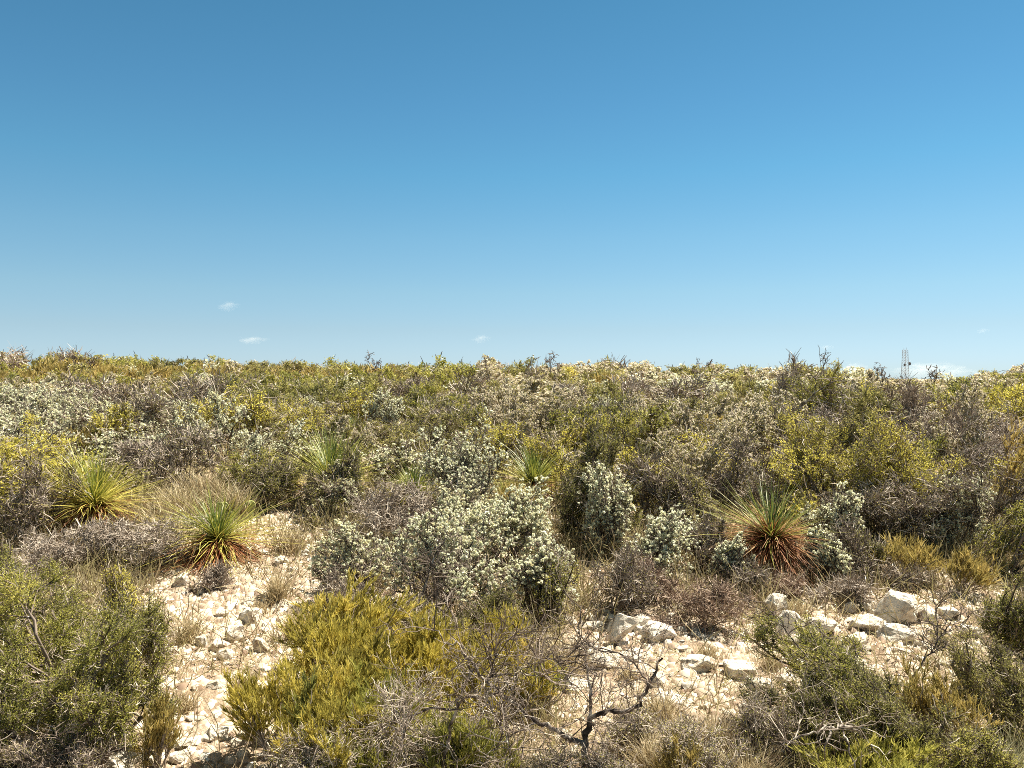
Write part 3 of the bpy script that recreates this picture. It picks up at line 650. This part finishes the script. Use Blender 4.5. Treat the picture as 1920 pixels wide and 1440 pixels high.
# ------------------------------------------------------------------ dead wood in the foreground, traced limb by limb at its own depth
def limb_tree(name, cat, label, limbs, mat, twig=0, seed=1, part='branch', sub=True, tw_len=.14, ref=None, twmat='dtwig'):
    rng = np.random.default_rng(seed); p0 = limbs[0][0][0]; d0 = p0[2]; x0 = X(p0[0], d0); z0 = float(T(x0, d0)); root = link(name, None, loc=(x0, d0, z0)); tag(root, label, cat)
    off = np.array([x0, d0, z0]); allp = []
    for li, (pts, r0, r1) in enumerate(limbs):
        r0 *= .74; r1 *= .68
        P = np.array([list(W3(*p)) for p in pts]) - off
        t = np.linspace(0, 1, len(P)); tt = np.linspace(0, 1, (len(P) - 1) * 4 + 1)
        # catmull-rom through the traced points
        E = np.vstack([2 * P[0] - P[1], P, 2 * P[-1] - P[-2]]); Q = []
        for i in range(len(P) - 1):
            a, b, c, e = E[i], E[i + 1], E[i + 2], E[i + 3]
            for u in (0, .25, .5, .75): Q.append(.5 * ((2 * b) + (c - a) * u + (2 * a - 5 * b + 4 * c - e) * u * u + (3 * b - a - 3 * c + e) * u ** 3))
        Q.append(P[-1]); Q = np.array(Q); R = np.linspace(r0, r1, len(Q)) * rng.uniform(.82, 1.22, len(Q)); Q[1:-1] += rng.normal(size=(len(Q) - 2, 3)) * min(.008, r0)
        mb = MB(); mb.add(*tubes(Q[None], R[None], 8, np.array([.5]))); nm = 'trunk' if li == 0 else part
        link(nm, mb.mesh(nm, [mat], True), root); allp.append(Q)
    if twig:
        mb = MB(); n = twig; idx = rng.integers(0, len(allp), n); S = np.array([allp[i][rng.integers(1, len(allp[i]))] for i in idx])
        D = nrm(rdir(rng, n) + [0, 0, .5])
        for lv in range(3):
            ln = tw_len * (.6 ** lv); P = [S]
            d = D
            for k in range(4): d = nrm(d + rng.normal(size=d.shape) * .3); P.append(P[-1] + d * ln * rng.uniform(.5, 1.4, (len(S), 1)) / 2)
            P = np.stack(P, 1); r = max(.0042 * (.6 ** lv), .0019 * d0 / 4.8); mb.add(*tubes(P, np.tile(np.linspace(r, r * .6, 5), (len(S), 1)), 3, rng.random(len(S))))
            if lv < 2:
                pi = np.repeat(np.arange(len(S)), 3); kk = rng.integers(1, 5, len(pi)); S2 = P[pi, kk]; D = nrm(nrm(P[pi, kk] - P[pi, kk - 1]) + rdir(rng, len(pi)) * .9); S = S2
        link('twig_sprays', mb.mesh('twig_sprays', [M[twmat]]), root)
    if ref: LAND.append((p0[0], p0[1] - 100, ref))
    OCC.append((x0, d0, .3)); return root
A = 4.9
limb_tree('dead_tree', 'dead tree', "dark-trunked dead tree at the bottom, forking right of centre", [
    ([(1096, 1520, A), (1097, 1440, A), (1100, 1385, A), (1107, 1345, A)], .034, .024),
    ([(1108, 1348, A), (1144, 1335, A - .05), (1190, 1328, A - .1), (1217, 1290, A - .1), (1232, 1257, A - .15), (1243, 1236, A - .2)], .022, .008),
    ([(1107, 1345, A), (1105, 1283, A + .05), (1098, 1227, A + .1), (1088, 1177, A + .2), (1091, 1135, A + .25)], .013, .003),
    ([(1098, 1405, A), (1056, 1379, A - .1), (1013, 1358, A - .15), (971, 1329, A - .2), (935, 1301, A - .25), (907, 1274, A - .25), (876, 1232, A - .2), (862, 1212, A - .2), (836, 1202, A - .2), (804, 1173, A - .15)], .022, .004),
    ([(1098, 1209, A + .12), (1141, 1220, A + .1), (1176, 1234, A), (1197, 1255, A - .05), (1215, 1284, A - .1)], .005, .008),
    ([(1096, 1230, A + .1), (1038, 1237, A + .2), (996, 1237, A + .3)], .006, .003),
    ([(1013, 1358, A - .15), (978, 1372, A - .25), (949, 1390, A - .3), (910, 1420, A - .35)], .008, .004),
    ([(907, 1275, A - .25), (950, 1266, A - .3), (1000, 1268, A - .3), (1056, 1277, A - .3)], .007, .003),
    ([(914, 1278, A - .25), (926, 1245, A - .3), (930, 1216, A - .3)], .009, .003)], M['bark'], twig=110, seed=5, ref="the dead tree")
B = 4.7
limb_tree('dead_tree', 'dead tree', "pale lichened dead shrub left of the dark trunk, limbs hooked over", [
    ([(828, 1520, B), (832, 1440, B), (838, 1395, B), (854, 1333, B), (862, 1308, B), (872, 1283, B), (880, 1248, B), (866, 1214, B)], .014, .008),
    ([(854, 1333, B), (808, 1333, B - .1), (772, 1342, B - .15), (744, 1350, B - .2), (732, 1366, B - .2)], .010, .004),
    ([(856, 1325, B), (889, 1309, B - .1), (912, 1309, B - .15), (935, 1301, B - .2)], .010, .007),
    ([(912, 1310, B - .15), (935, 1361, B - .2), (949, 1390, B - .25), (960, 1425, B - .25)], .008, .004),
    ([(772, 1342, B - .15), (760, 1368, B - .2), (752, 1392, B - .2)], .005, .003)], M['palebark'], twig=70, seed=6, twmat='gtwig')
C5 = 4.75
limb_tree('fallen_branch', 'branch', "pale forked fallen branch in the dark scrub at the bottom right", [
    ([(1600, 1366, C5), (1575, 1364, C5), (1559, 1366, C5 - .05), (1523, 1376, C5 - .1), (1488, 1392, C5 - .1), (1470, 1400, C5 - .1)], .012, .005),
    ([(1566, 1366, C5), (1552, 1392, C5 - .1), (1548, 1430, C5 - .1)], .009, .005),
    ([(1580, 1366, C5), (1594, 1400, C5 - .1), (1606, 1445, C5 - .15)], .009, .005),
    ([(1596, 1366, C5), (1622, 1384, C5), (1650, 1416, C5)], .008, .004)], M['palebark'], twig=14, seed=8, twmat='gtwig')
D5 = 5.6
limb_tree('bare_sapling', 'sapling', "thin dark thorny sapling reaching up in front of the tilted boulder", [
    ([(1668, 1400, D5), (1700, 1300, D5), (1736, 1241, D5), (1755, 1215, D5), (1761, 1190, D5), (1755, 1145, D5), (1748, 1110, D5)], .009, .0035),
    ([(1758, 1200, D5), (1790, 1180, D5), (1814, 1166, D5), (1825, 1150, D5)], .0045, .003)], M['bark'], twig=20, seed=9, tw_len=.09)
limb_tree('bare_sapling', 'sapling', "thin dark stems arching left over the box-shaped boulder", [
    ([(1600, 1430, D5), (1570, 1340, D5), (1535, 1260, D5), (1500, 1215, D5), (1462, 1165, D5), (1430, 1130, D5)], .008, .003),
    ([(1540, 1270, D5), (1545, 1225, D5), (1560, 1200, D5)], .004, .003),
    ([(1570, 1340, D5), (1600, 1270, D5), (1610, 1230, D5)], .005, .003)], M['bark'], twig=24, seed=10, tw_len=.09)
limb_tree('dead_tree', 'dead tree', "black-stemmed stump with wiry branches at the foot of the white thicket", [
    ([(795, 1190, 8.0), (796, 1150, 8.0), (793, 1120, 8.0), (800, 1085, 8.0), (812, 1050, 8.0), (835, 1010, 8.0)], .024, .006),
    ([(795, 1150, 8.0), (775, 1120, 8.1), (765, 1080, 8.2), (740, 1040, 8.3)], .013, .005),
    ([(796, 1130, 8.0), (830, 1095, 8.1), (850, 1040, 8.2)], .010, .005),
    ([(790, 1136, 8.0), (740, 1131, 8.1), (700, 1128, 8.2), (680, 1100, 8.2), (672, 1060, 8.2)], .012, .005)], M['bark'], twig=40, seed=11, tw_len=.2)
limb_tree('mesquite', 'small tree', "leaning leafless mesquite arching over the right-hand pale shrubs", [
    ([(1486, 850, 14.2), (1488, 810, 14.2), (1495, 771, 14.2), (1523, 743, 14.1), (1552, 721, 14.0), (1582, 711, 14.0)], .028, .012),
    ([(1490, 800, 14.2), (1515, 790, 14.2), (1545, 770, 14.3)], .015, .008),
    ([(1523, 743, 14.1), (1530, 718, 14.1), (1520, 700, 14.1)], .012, .008)], M['bark'], twig=26, seed=12, tw_len=.2, ref="the leaning mesquite")
limb_tree('bare_sapling', 'sapling', "dark slanting stems in front of the rust-orange shrub", [
    ([(1838, 960, 10.6), (1842, 884, 10.6), (1858, 850, 10.6), (1880, 830, 10.6), (1900, 812, 10.6)], .012, .006),
    ([(1842, 890, 10.6), (1815, 850, 10.6), (1800, 820, 10.6)], .009, .005)], M['bark'], twig=24, seed=13, tw_len=.2)
for i, (px, py, lb) in enumerate([(135, 664, "tiny bare tree on the skyline, far left of the pair"), (168, 660, "tiny bare tree on the left skyline, right one of the pair"),
        (1030, 664, "thin bare tree sticking up from the middle of the skyline"), (905, 680, "small bare tree on the skyline left of the middle one"), (1313, 681, "small bare tree on the skyline right of the middle"),
        (1652, 689, "tiny bare tree on the skyline just left of the mast"), (1750, 690, "flat-topped dark small tree on the skyline right of the mast"), (700, 668, "small bare tree on the skyline above the farther sotol")]):
    dd = 34 if px > 1600 else 44; x = X(px, dd); yb = HOR + (CAMZ - float(T(x, dd))) * FPX / dd
    r = random.Random(i); limb_tree('small_tree', 'small tree', lb, [([(px, yb + 4, dd), (px + 2, (yb + py) / 2, dd), (px + r.uniform(-4, 4), py + 4, dd)], .03, .018),
        ([(px + 1, (yb + py) / 2, dd), (px + 9, py + 8, dd)], .022, .014), ([(px + 1, (yb + py) / 2 + 3, dd), (px - 9, py + 9, dd)], .022, .014)], M['bark'], twig=9, seed=20 + i, tw_len=.22)

# ------------------------------------------------------------------ prickly pear
def pear():
    rng = random.Random(4); d = 12.4; x = X(437, d); z = float(T(x, d)); root = link('prickly_pear', None, loc=(x, d, z)); tag(root, "small prickly pear with pale green pads behind the red-skirted sotol", "cactus")
    for i in range(11):
        bm = bmesh.new(); bmesh.ops.create_icosphere(bm, subdivisions=2, radius=1)
        lvl = 0 if i < 5 else 1; cx = rng.uniform(-.32, .32); cz = .08 + lvl * .15
        for v in bm.verts: v.co = Vector((v.co.x * .07 * (1 + .25 * v.co.z), v.co.y * .015, v.co.z * .095))
        a = rng.uniform(-.9, .9); t = rng.uniform(-.45, .45); c, s = math.cos(a), math.sin(a)
        for v in bm.verts:
            X0, Y0, Z0 = v.co; X1 = X0 * math.cos(t) + Z0 * math.sin(t); Z1 = -X0 * math.sin(t) + Z0 * math.cos(t); v.co = Vector((X1 * c - Y0 * s + cx, X1 * s + Y0 * c + rng.uniform(-.0, .0) + (cx * .3), Z1 + cz))
        me = bpy.data.meshes.new('pad'); bm.to_mesh(me); bm.free(); me.materials.append(M['cactus']); me.polygons.foreach_set("use_smooth", [True] * len(me.polygons)); link('pad', me, root)
    OCC.append((x, d, .4))
pear()

# ------------------------------------------------------------------ rocks
def rock_mesh(seed, n=20, flat=1.0, mat='rock', rough=.06, bev=.02, sub=2):
    rng = random.Random(seed); bm = bmesh.new()
    for i in range(n):
        v = Vector([rng.uniform(-1, 1) for _ in range(3)]); m = (abs(v.x) ** 3 + abs(v.y) ** 3 + abs(v.z) ** 3) ** (1 / 3); v = v / m * rng.uniform(.78, 1.0)
        bm.verts.new((v.x * .5, v.y * .5, (v.z * .5 + .5) * flat))
    r = bmesh.ops.convex_hull(bm, input=bm.verts); bmesh.ops.delete(bm, geom=[g for g in r["geom_interior"] if isinstance(g, bmesh.types.BMVert)], context='VERTS')
    bmesh.ops.dissolve_limit(bm, angle_limit=.25, verts=bm.verts, edges=bm.edges)
    bmesh.ops.bevel(bm, geom=list(bm.edges), offset=bev, segments=1, affect='EDGES', profile=.5)
    bmesh.ops.triangulate(bm, faces=bm.faces)
    for _ in range(sub): bmesh.ops.subdivide_edges(bm, edges=[e for e in bm.edges if e.calc_length() > .09], cuts=1, use_grid_fill=False); bmesh.ops.triangulate(bm, faces=bm.faces)
    from mathutils import noise
    bm.normal_update()
    for v in bm.verts:
        q = v.co * 4 + Vector((seed, seed * 2, 0)); v.co += v.normal * (noise.fractal(q, .8, 2.2, 5) * rough)
    me = bpy.data.meshes.new('rock'); bm.to_mesh(me); bm.free(); me.materials.append(M[mat]); return me
# cx, base y, width px, height px, seed, turn, tilt, material, label
ROCKS = [
 (1700, 1180, 98, 70, 1, .3, (.25, .1), 'rock', "biggest pale boulder, tilted slab with a dark undercut, right side"),
 (1745, 1172, 50, 34, 2, 1.1, (0, .2), 'rockr', "reddish shaded stone leaning behind the big tilted boulder's right end"),
 (1460, 1158, 52, 54, 3, .6, (.2, -.3), 'rock', "upright grey stone at the left end of the boulder row"),
 (1478, 1200, 56, 58, 4, .2, (.3, .3), 'rock', "slanting pale stone below the upright grey one"),
 (1553, 1200, 68, 40, 5, .1, (0, 0), 'rock', "box-shaped boulder with a flat bright top"),
 (1632, 1190, 72, 40, 6, .5, (.1, 0), 'rock', "low rounded boulder between the box-shaped and the tilted ones"),
 (1612, 1225, 60, 34, 7, .9, (0, .1), 'rock', "grey boulder in front of the low rounded one"),
 (1692, 1212, 70, 36, 8, .2, (.1, .1), 'rock', "white flat stone under the tilted boulder"),
 (1785, 1165, 52, 26, 9, .8, (0, .1), 'rock', "flat stone right of the tilted boulder"),
 (1640, 1150, 40, 20, 10, .4, (0, 0), 'rock', "small white stone left of the tilted boulder's corner"),
 (1600, 1148, 30, 18, 11, .4, (.1, 0), 'rock', "small grey stone above the box-shaped boulder"),
 (1830, 1200, 44, 24, 12, .1, (0, 0), 'rock', "white stone at the right end of the boulder row"),
 (1520, 1218, 34, 22, 13, .1, (0, 0), 'rockr', "brown-sided stone just left of the box-shaped boulder's foot"),
 (1166, 1216, 60, 66, 14, .4, (.2, .2), 'rock', "tall whitish block beside the dead tree's upper branch"),
 (1238, 1212, 62, 38, 15, .7, (.1, .1), 'rock', "bright white boulder right of the tall block"),
 (1128, 1258, 76, 40, 16, .2, (.3, 0), 'rock', "sloping grey slab below the tall block"),
 (1205, 1180, 40, 24, 17, .9, (0, 0), 'rock', "white stone wedged behind the tall block"),
 (1312, 1272, 66, 42, 18, .3, (.25, 0), 'rockr', "pale slab with a rusty underside below the reddish twig shrub"),
 (1395, 1280, 72, 34, 19, .5, (.2, .1), 'rockr', "flat slab with a dark brown edge right of the rusty one"),
 (1430, 1300, 50, 24, 20, 0, (.1, 0), 'rock', "flat white stone at the left edge of the dark olive shrub"),
 (1240, 1290, 44, 24, 21, .2, (0, 0), 'rock', "pale stone in the bare patch below the bright white boulder"),
 (1270, 1340, 80, 26, 22, .2, (0, .1), 'rockr', "broad flat slab low in the bare patch"),
 (1080, 1300, 60, 28, 23, .4, (0, .1), 'rock', "half-buried stone behind the dead tree's trunk"),
 (1304, 945, 36, 46, 24, .3, (.4, -.5), 'rock', "white pointed stone standing alone behind, left of the ragged sotol"),
 (333, 1102, 34, 28, 25, .1, (.1, 0), 'rock', "white stone with a shadowed left side, top of the gravel path"),
 (415, 1098, 34, 18, 26, .6, (0, 0), 'rock', "low pale stone beside the small grey twig cushion"),
 (465, 1172, 44, 34, 27, .6, (0, .2), 'rock', "cream block in the middle of the gravel path"),
 (428, 1208, 44, 36, 28, .9, (0, .1), 'rock', "grey rounded stone at the centre of the path's stone group"),
 (404, 1224, 40, 22, 29, .2, (.2, 0), 'rockr', "flat stone with a brown shadowed base in the path's group"),
 (376, 1218, 32, 26, 30, .2, (0, 0), 'rock', "tan stone on the left of the path's group"),
 (482, 1228, 34, 30, 31, .2, (0, .1), 'rockr', "brown-based stone on the right of the path's group"),
 (418, 1240, 34, 20, 32, .5, (.2, 0), 'rockr', "lowest stone of the path's group"),
 (398, 1304, 40, 24, 33, .5, (0, 0), 'rock', "cream stone at the left tip of the low yellow broom"),
 (318, 1340, 48, 22, 34, .1, (0, 0), 'rock', "flat bright stone low on the path"),
 (205, 1452, 90, 34, 35, .1, (0, .1), 'rock', "pale slab cut by the bottom edge, lower left"),
 (385, 1405, 32, 20, 36, .1, (0, 0), 'rock', "small white stone near the bottom of the path"),
 (330, 1436, 40, 20, 37, .1, (0, 0), 'rock', "pale stone at the bottom edge of the path"),
 (252, 1062, 40, 22, 38, .1, (0, 0), 'rock', "bright stone left of the path, above the big olive shrub"),
 (215, 1056, 30, 16, 39, .6, (0, 0), 'rock', "small bright stone left of the brightest one over the olive shrub"),
 (522, 1062, 30, 18, 40, .6, (0, 0), 'rock', "pale stone right of the sotol's red skirt"),
 (410, 1160, 30, 14, 41, .6, (0, 0), 'rock', "flat little stone left of the cream block"),
 (1870, 1310, 34, 30, 42, .6, (0, 0), 'rock', "white stone showing in the blue-green shrub at right"),
 (960, 1150, 36, 24, 43, .6, (0, 0), 'rock', "pale stone at the foot of the white thicket"),
 (1480, 1290, 40, 24, 44, .6, (0, 0), 'rock', "shaded stone under the left side of the dark olive shrub"),
]
for (cx, by, w, h, sd_, rz, tilt, mt, lb) in ROCKS:
    d = ray_d(cx, by); x = X(cx, d); z = float(T(x, d)); ww = w * d / FPX; hh = h * d / FPX
    o = link('rock', rock_mesh(sd_ + 50, mat=mt), loc=(x, d + ww * .3, z - hh * .34)); o.scale = (ww * 1.1, ww * random.Random(sd_).uniform(.75, 1.15), hh * 1.3); o.rotation_euler = (tilt[0] * .5, tilt[1] * .5, rz); tag(o, lb, 'rock')
    OCC.append((x, d, ww * .4))
def in_zone(px, py):
    return (250 < px < 610 and py > 1000) or (1010 < px < 1500 and py > 1140) or (1440 < px < 1900 and 1090 < py < 1260)
CREF = [(333, 1102, "the shadowed stone"), (408, 1060, "the red-skirted sotol"), (465, 1172, "the cream block"), (428, 1215, "the path's stone group"), (398, 1304, "the cream stone by the broom"), (318, 1340, "the flat bright stone"), (385, 1405, "the white stone low on the path"),
        (540, 1100, "the top of the path"), (290, 1180, "the big olive shrub"), (250, 1400, "the dark bottom-left twigs"), (540, 1240, "the mustard broom"), (1166, 1216, "the tall block"), (1238, 1212, "the bright white boulder"), (1128, 1258, "the sloping slab"), (1312, 1272, "the rusty slab"), (1395, 1280, "the dark-edged slab"), (1270, 1340, "the broad slab"),
        (1100, 1400, "the dead tree"), (1400, 1400, "the straw tuft"), (1553, 1200, "the box-shaped boulder"), (1700, 1178, "the tilted boulder"), (1478, 1200, "the slanting stone"), (1830, 1200, "the end stone"), (1250, 1400, "the low tan shrublet"), (520, 1400, "the low yellow broom")]
def cobbles():
    r = random.Random(12); ms = [rock_mesh(200 + i, n=12, mat='rock' if i % 3 else 'rockr', sub=1) for i in range(8)]; n = 0
    while n < 290:
        y = math.sqrt(r.uniform(4.6 ** 2, 11.5 ** 2)); x = r.uniform(-.7, .7) * y; px = 960 + x / y * FPX; py = HOR + (CAMZ - float(T(x, y))) * FPX / y
        if not in_zone(px, py): continue
        if any((a - x) ** 2 + (b - y) ** 2 < (c * .6) ** 2 for a, b, c in OCC): continue
        s = r.uniform(.045, .075) * (1 + 2.8 * r.random() ** 3); z = float(T(x, y, True)); o = link('cobble', r.choice(ms), loc=(x, y, z - s * .2)); o.scale = (s * r.uniform(.8, 1.6), s * r.uniform(.8, 1.2), s * r.uniform(.35, .7)); o.rotation_euler = (r.uniform(-.2, .2), r.uniform(-.2, .2), r.uniform(0, 6.28)); n += 1
        b = min(CREF, key=lambda l: (l[0] - px) ** 2 + (l[1] - py) ** 2); sz = "tiny" if s < .065 else ("small" if s < .1 else "fist-sized"); rel = ("just " if math.hypot(b[0] - px, b[1] - py) < 45 else "") + (("left of" if px < b[0] else "right of") if abs(px - b[0]) > abs(py - b[1]) else ("above" if py < b[1] else "below"))
        AUTO.append((o, f"{sz} pale cobble {rel} {b[2]}", px)); tag(o, None, 'cobble', "cobbles on the gravel path" if px < 700 else "cobbles of the rock shelf")
cobbles()

def gravel():
    rng = np.random.default_rng(8); n = 110000; y = np.sqrt(rng.uniform(4.4 ** 2, 14 ** 2, n)); x = rng.uniform(-.72, .72, n) * y
    dens = fbm(x * 1.3, y * 1.3, 3) + rng.random(n) * .35; k = dens > .06; x = x[k]; y = y[k]; n = len(x); z = T(x, y, True)
    s = (.006 + .062 * rng.random(n) ** 5)[:, None, None] * (y / 7)[:, None, None] ** .35
    a = rng.random((n, 4)) * 1.1 + np.array([0, 1.57, 3.14, 4.71]); lo_ = np.stack([np.cos(a), np.sin(a), np.full_like(a, -.25)], -1); up = np.stack([np.cos(a) * .6, np.sin(a) * .6, rng.uniform(.15, .7, (n, 4))], -1)
    V = np.concatenate([lo_, up], 1) * s + np.stack([x, y, z], -1)[:, None]; b = np.arange(n)[:, None, None] * 8
    q = np.array([[0, 1, 5, 4], [1, 2, 6, 5], [2, 3, 7, 6], [3, 0, 4, 7], [4, 5, 6, 7]])[None]
    mb = MB(); mb.add(V, (b + q).reshape(-1, 4), np.repeat(rng.random(n), 5)); m = leafmat("gravel_stone", [(0, (.20, .13, .09)), (.25, (.38, .29, .21)), (.7, (.52, .44, .335)), (1, (.72, .65, .53))], trans=0, rough=.9, var=0)
    tag(link('gravel', mb.mesh('gravel', [m])), "pale limestone gravel strewn over the open ground", 'gravel', kind='stuff')
gravel()

def undergrowth():
    rng = np.random.default_rng(9); n = 230000; y = np.sqrt(rng.uniform(4.4 ** 2, 34 ** 2, n)); y[:110000] = np.sqrt(rng.uniform(4.4 ** 2, 14 ** 2, 110000)); x = rng.uniform(-.72, .72, n) * y
    px = 960 + x / y * FPX; py = HOR + (CAMZ - T(x, y)) * FPX / y
    opn = ((px > 300) & (px < 600) & (py > 960)) | ((px > 1050) & (px < 1430) & (py > 1170)) | ((px > 1450) & (px < 1880) & (py > 1110) & (py < 1240))
    k = (fbm(x * .8 + 9, y * .8, 3) + rng.random(n) * .3 > .07) & (~opn | (rng.random(n) < .25)); x = x[k]; y = y[k]; n = len(x); z = T(x, y, True)
    az = rng.random(n) * 6.283; tl = np.radians(rng.uniform(8, 86, n)); D = np.stack([np.sin(tl) * np.cos(az), np.sin(tl) * np.sin(az), np.cos(tl)], -1); B = np.stack([x, y, z], -1)
    tall = rng.random(n) < .35; ln = (np.where(tall, rng.uniform(.16, .42, n), rng.uniform(.05, .2, n)) * (1 + y / 40))[:, None]; p = (y / 803.)[:, None]; Q = np.stack([B, B + D * ln * .5 + rdir(rng, n) * ln * .1, B + D * ln + rdir(rng, n) * ln * .2], 1); Q[..., 2] = np.maximum(Q[..., 2], z[:, None] + .005)
    v, F = ribbons(Q, nrm(np.cross(D, rdir(rng, n))), np.concatenate([p * .42, p * .4, p * .15], 1)); mb = MB(); mb.add(v, F, np.repeat(rng.random(n), 2))
    tag(link('undergrowth', mb.mesh('undergrowth', [M['litter']])), "dry grass and twig litter between the shrubs", 'undergrowth', kind='stuff')
undergrowth()

settle()
# ------------------------------------------------------------------ lattice mast on the horizon
def mast():
    d = 900.; s = d / FPX; x = X(1697, d); z = float(T(x, d)); top = Zt(656, d); H = top - z; root = link('lattice_mast', None, loc=(x, d, z), rz=.3); tag(root, "grey steel lattice mast with dishes on the right horizon", "mast")
    wb, wt = 3.1, 1.9; c4 = [(-1, -1), (1, -1), (1, 1), (-1, 1)]
    def pt(c, t): w = wb + (wt - wb) * t; return np.array([c[0] * w, c[1] * w, H * t])
    for c in c4:
        mb = MB(); mb.add(*tubes(np.array([[pt(c, 0), pt(c, .5), pt(c, 1)]]), np.full((1, 3), .24), 6)); link('leg', mb.mesh('leg', [M['steel']]), root)
    mb = MB(); n = 14; seg = []
    for k in range(n):
        for i in range(4):
            a, b = c4[i], c4[(i + 1) % 4]; seg += [(pt(a, (k + 1) / n), pt(b, (k + 1) / n)), (pt(a, k / n), pt(b, (k + 1) / n)), (pt(b, k / n), pt(a, (k + 1) / n))]
    S = np.array(seg); mb.add(*tubes(S, np.full((len(S), 2), .10), 4)); link('bracing', mb.mesh('bracing', [M['steel']]), root)
    for (ox, t, r) in ((4.2, .62, 1.9), (-2.4, .585, 1.5)):
        mb = MB(); zc = H * t; P = np.array([[[ox, -2.2, zc], [ox, -1.7, zc], [ox, -1.2, zc], [ox, -.7, zc]]]); mb.add(*tubes(P, np.array([[r, r * .9, r * .55, .1]]), 16)); link('dish', mb.mesh('dish', [M['dish']]), root)
    for sx in (-1, 1):
        mb = MB(); mb.add(*tubes(np.array([[[sx * wt, 0, H - .5], [sx * wt, 0, H + 2.6]]]), np.full((1, 2), .12), 5)); link('antenna', mb.mesh('antenna', [M['steel']]), root)
mast()

# ------------------------------------------------------------------ small clouds, real volumes far off
def cloud_mat(dens):
    m = bpy.data.materials.new("cloud_vapour"); m.use_nodes = True; nt = m.node_tree; N = nt.nodes; L = nt.links; N.remove(N["Principled BSDF"])
    v = N.new("ShaderNodeVolumePrincipled"); v.inputs["Color"].default_value = (1, 1, 1, 1); v.inputs["Anisotropy"].default_value = .2
    tc = N.new("ShaderNodeTexCoord"); n = N.new("ShaderNodeTexNoise"); n.inputs["Scale"].default_value = 1.7; n.inputs["Detail"].default_value = 5; L.new(tc.outputs["Object"], n.inputs["Vector"])
    ln = N.new("ShaderNodeVectorMath"); ln.operation = 'LENGTH'; L.new(tc.outputs["Object"], ln.inputs[0])
    a = N.new("ShaderNodeMath"); a.operation = 'SUBTRACT'; a.inputs[0].default_value = .95; L.new(ln.outputs["Value"], a.inputs[1])
    b = N.new("ShaderNodeMath"); b.operation = 'MULTIPLY_ADD'; L.new(n.outputs[0], b.inputs[0]); b.inputs[1].default_value = 2.6; b.inputs[2].default_value = -1.55
    c = N.new("ShaderNodeMath"); c.operation = 'ADD'; c.use_clamp = True; L.new(a.outputs[0], c.inputs[0]); L.new(b.outputs[0], c.inputs[1])
    e = N.new("ShaderNodeMath"); e.operation = 'MULTIPLY'; e.inputs[1].default_value = dens; L.new(c.outputs[0], e.inputs[0]); L.new(e.outputs[0], v.inputs["Density"])
    L.new(v.outputs[0], N["Material Output"].inputs["Volume"]); return m
CM = [cloud_mat(.005), cloud_mat(.003)]
def cloud(px, py, w, h, label, d=4000., k=0):
    bm = bmesh.new(); bmesh.ops.create_icosphere(bm, subdivisions=3, radius=1.0); me = bpy.data.meshes.new('cloud'); bm.to_mesh(me); bm.free(); me.materials.append(CM[k])
    s = d / FPX; o = link('cloud', me, loc=(X(px, d), d, Zt(py, d))); o.scale = (w * s * .62, w * s * .4, h * s * .75); tag(o, label, 'cloud', 'small clouds low in the sky')
cloud(427, 573, 40, 16, "small faint cloud, highest and leftmost in the sky")
cloud(472, 637, 56, 12, "flat thin cloud low in the left sky")
cloud(901, 635, 34, 14, "small bright cloud low over the middle of the skyline")
cloud(1549, 651, 26, 9, "faint wisp low in the sky left of the mast")
cloud(1600, 690, 44, 22, "white cloud peeping over the skyline left of the mast")
cloud(1735, 692, 120, 26, "long white cloud bank behind the mast", k=1)
cloud(1790, 698, 70, 18, "low white cloud at the right end of the bank", k=1)
cloud(1842, 620, 22, 9, "tiny faint wisp high above the right skyline")
print("objects", len(bpy.data.objects), "mesh faces", sum(len(m.polygons) for m in bpy.data.meshes))
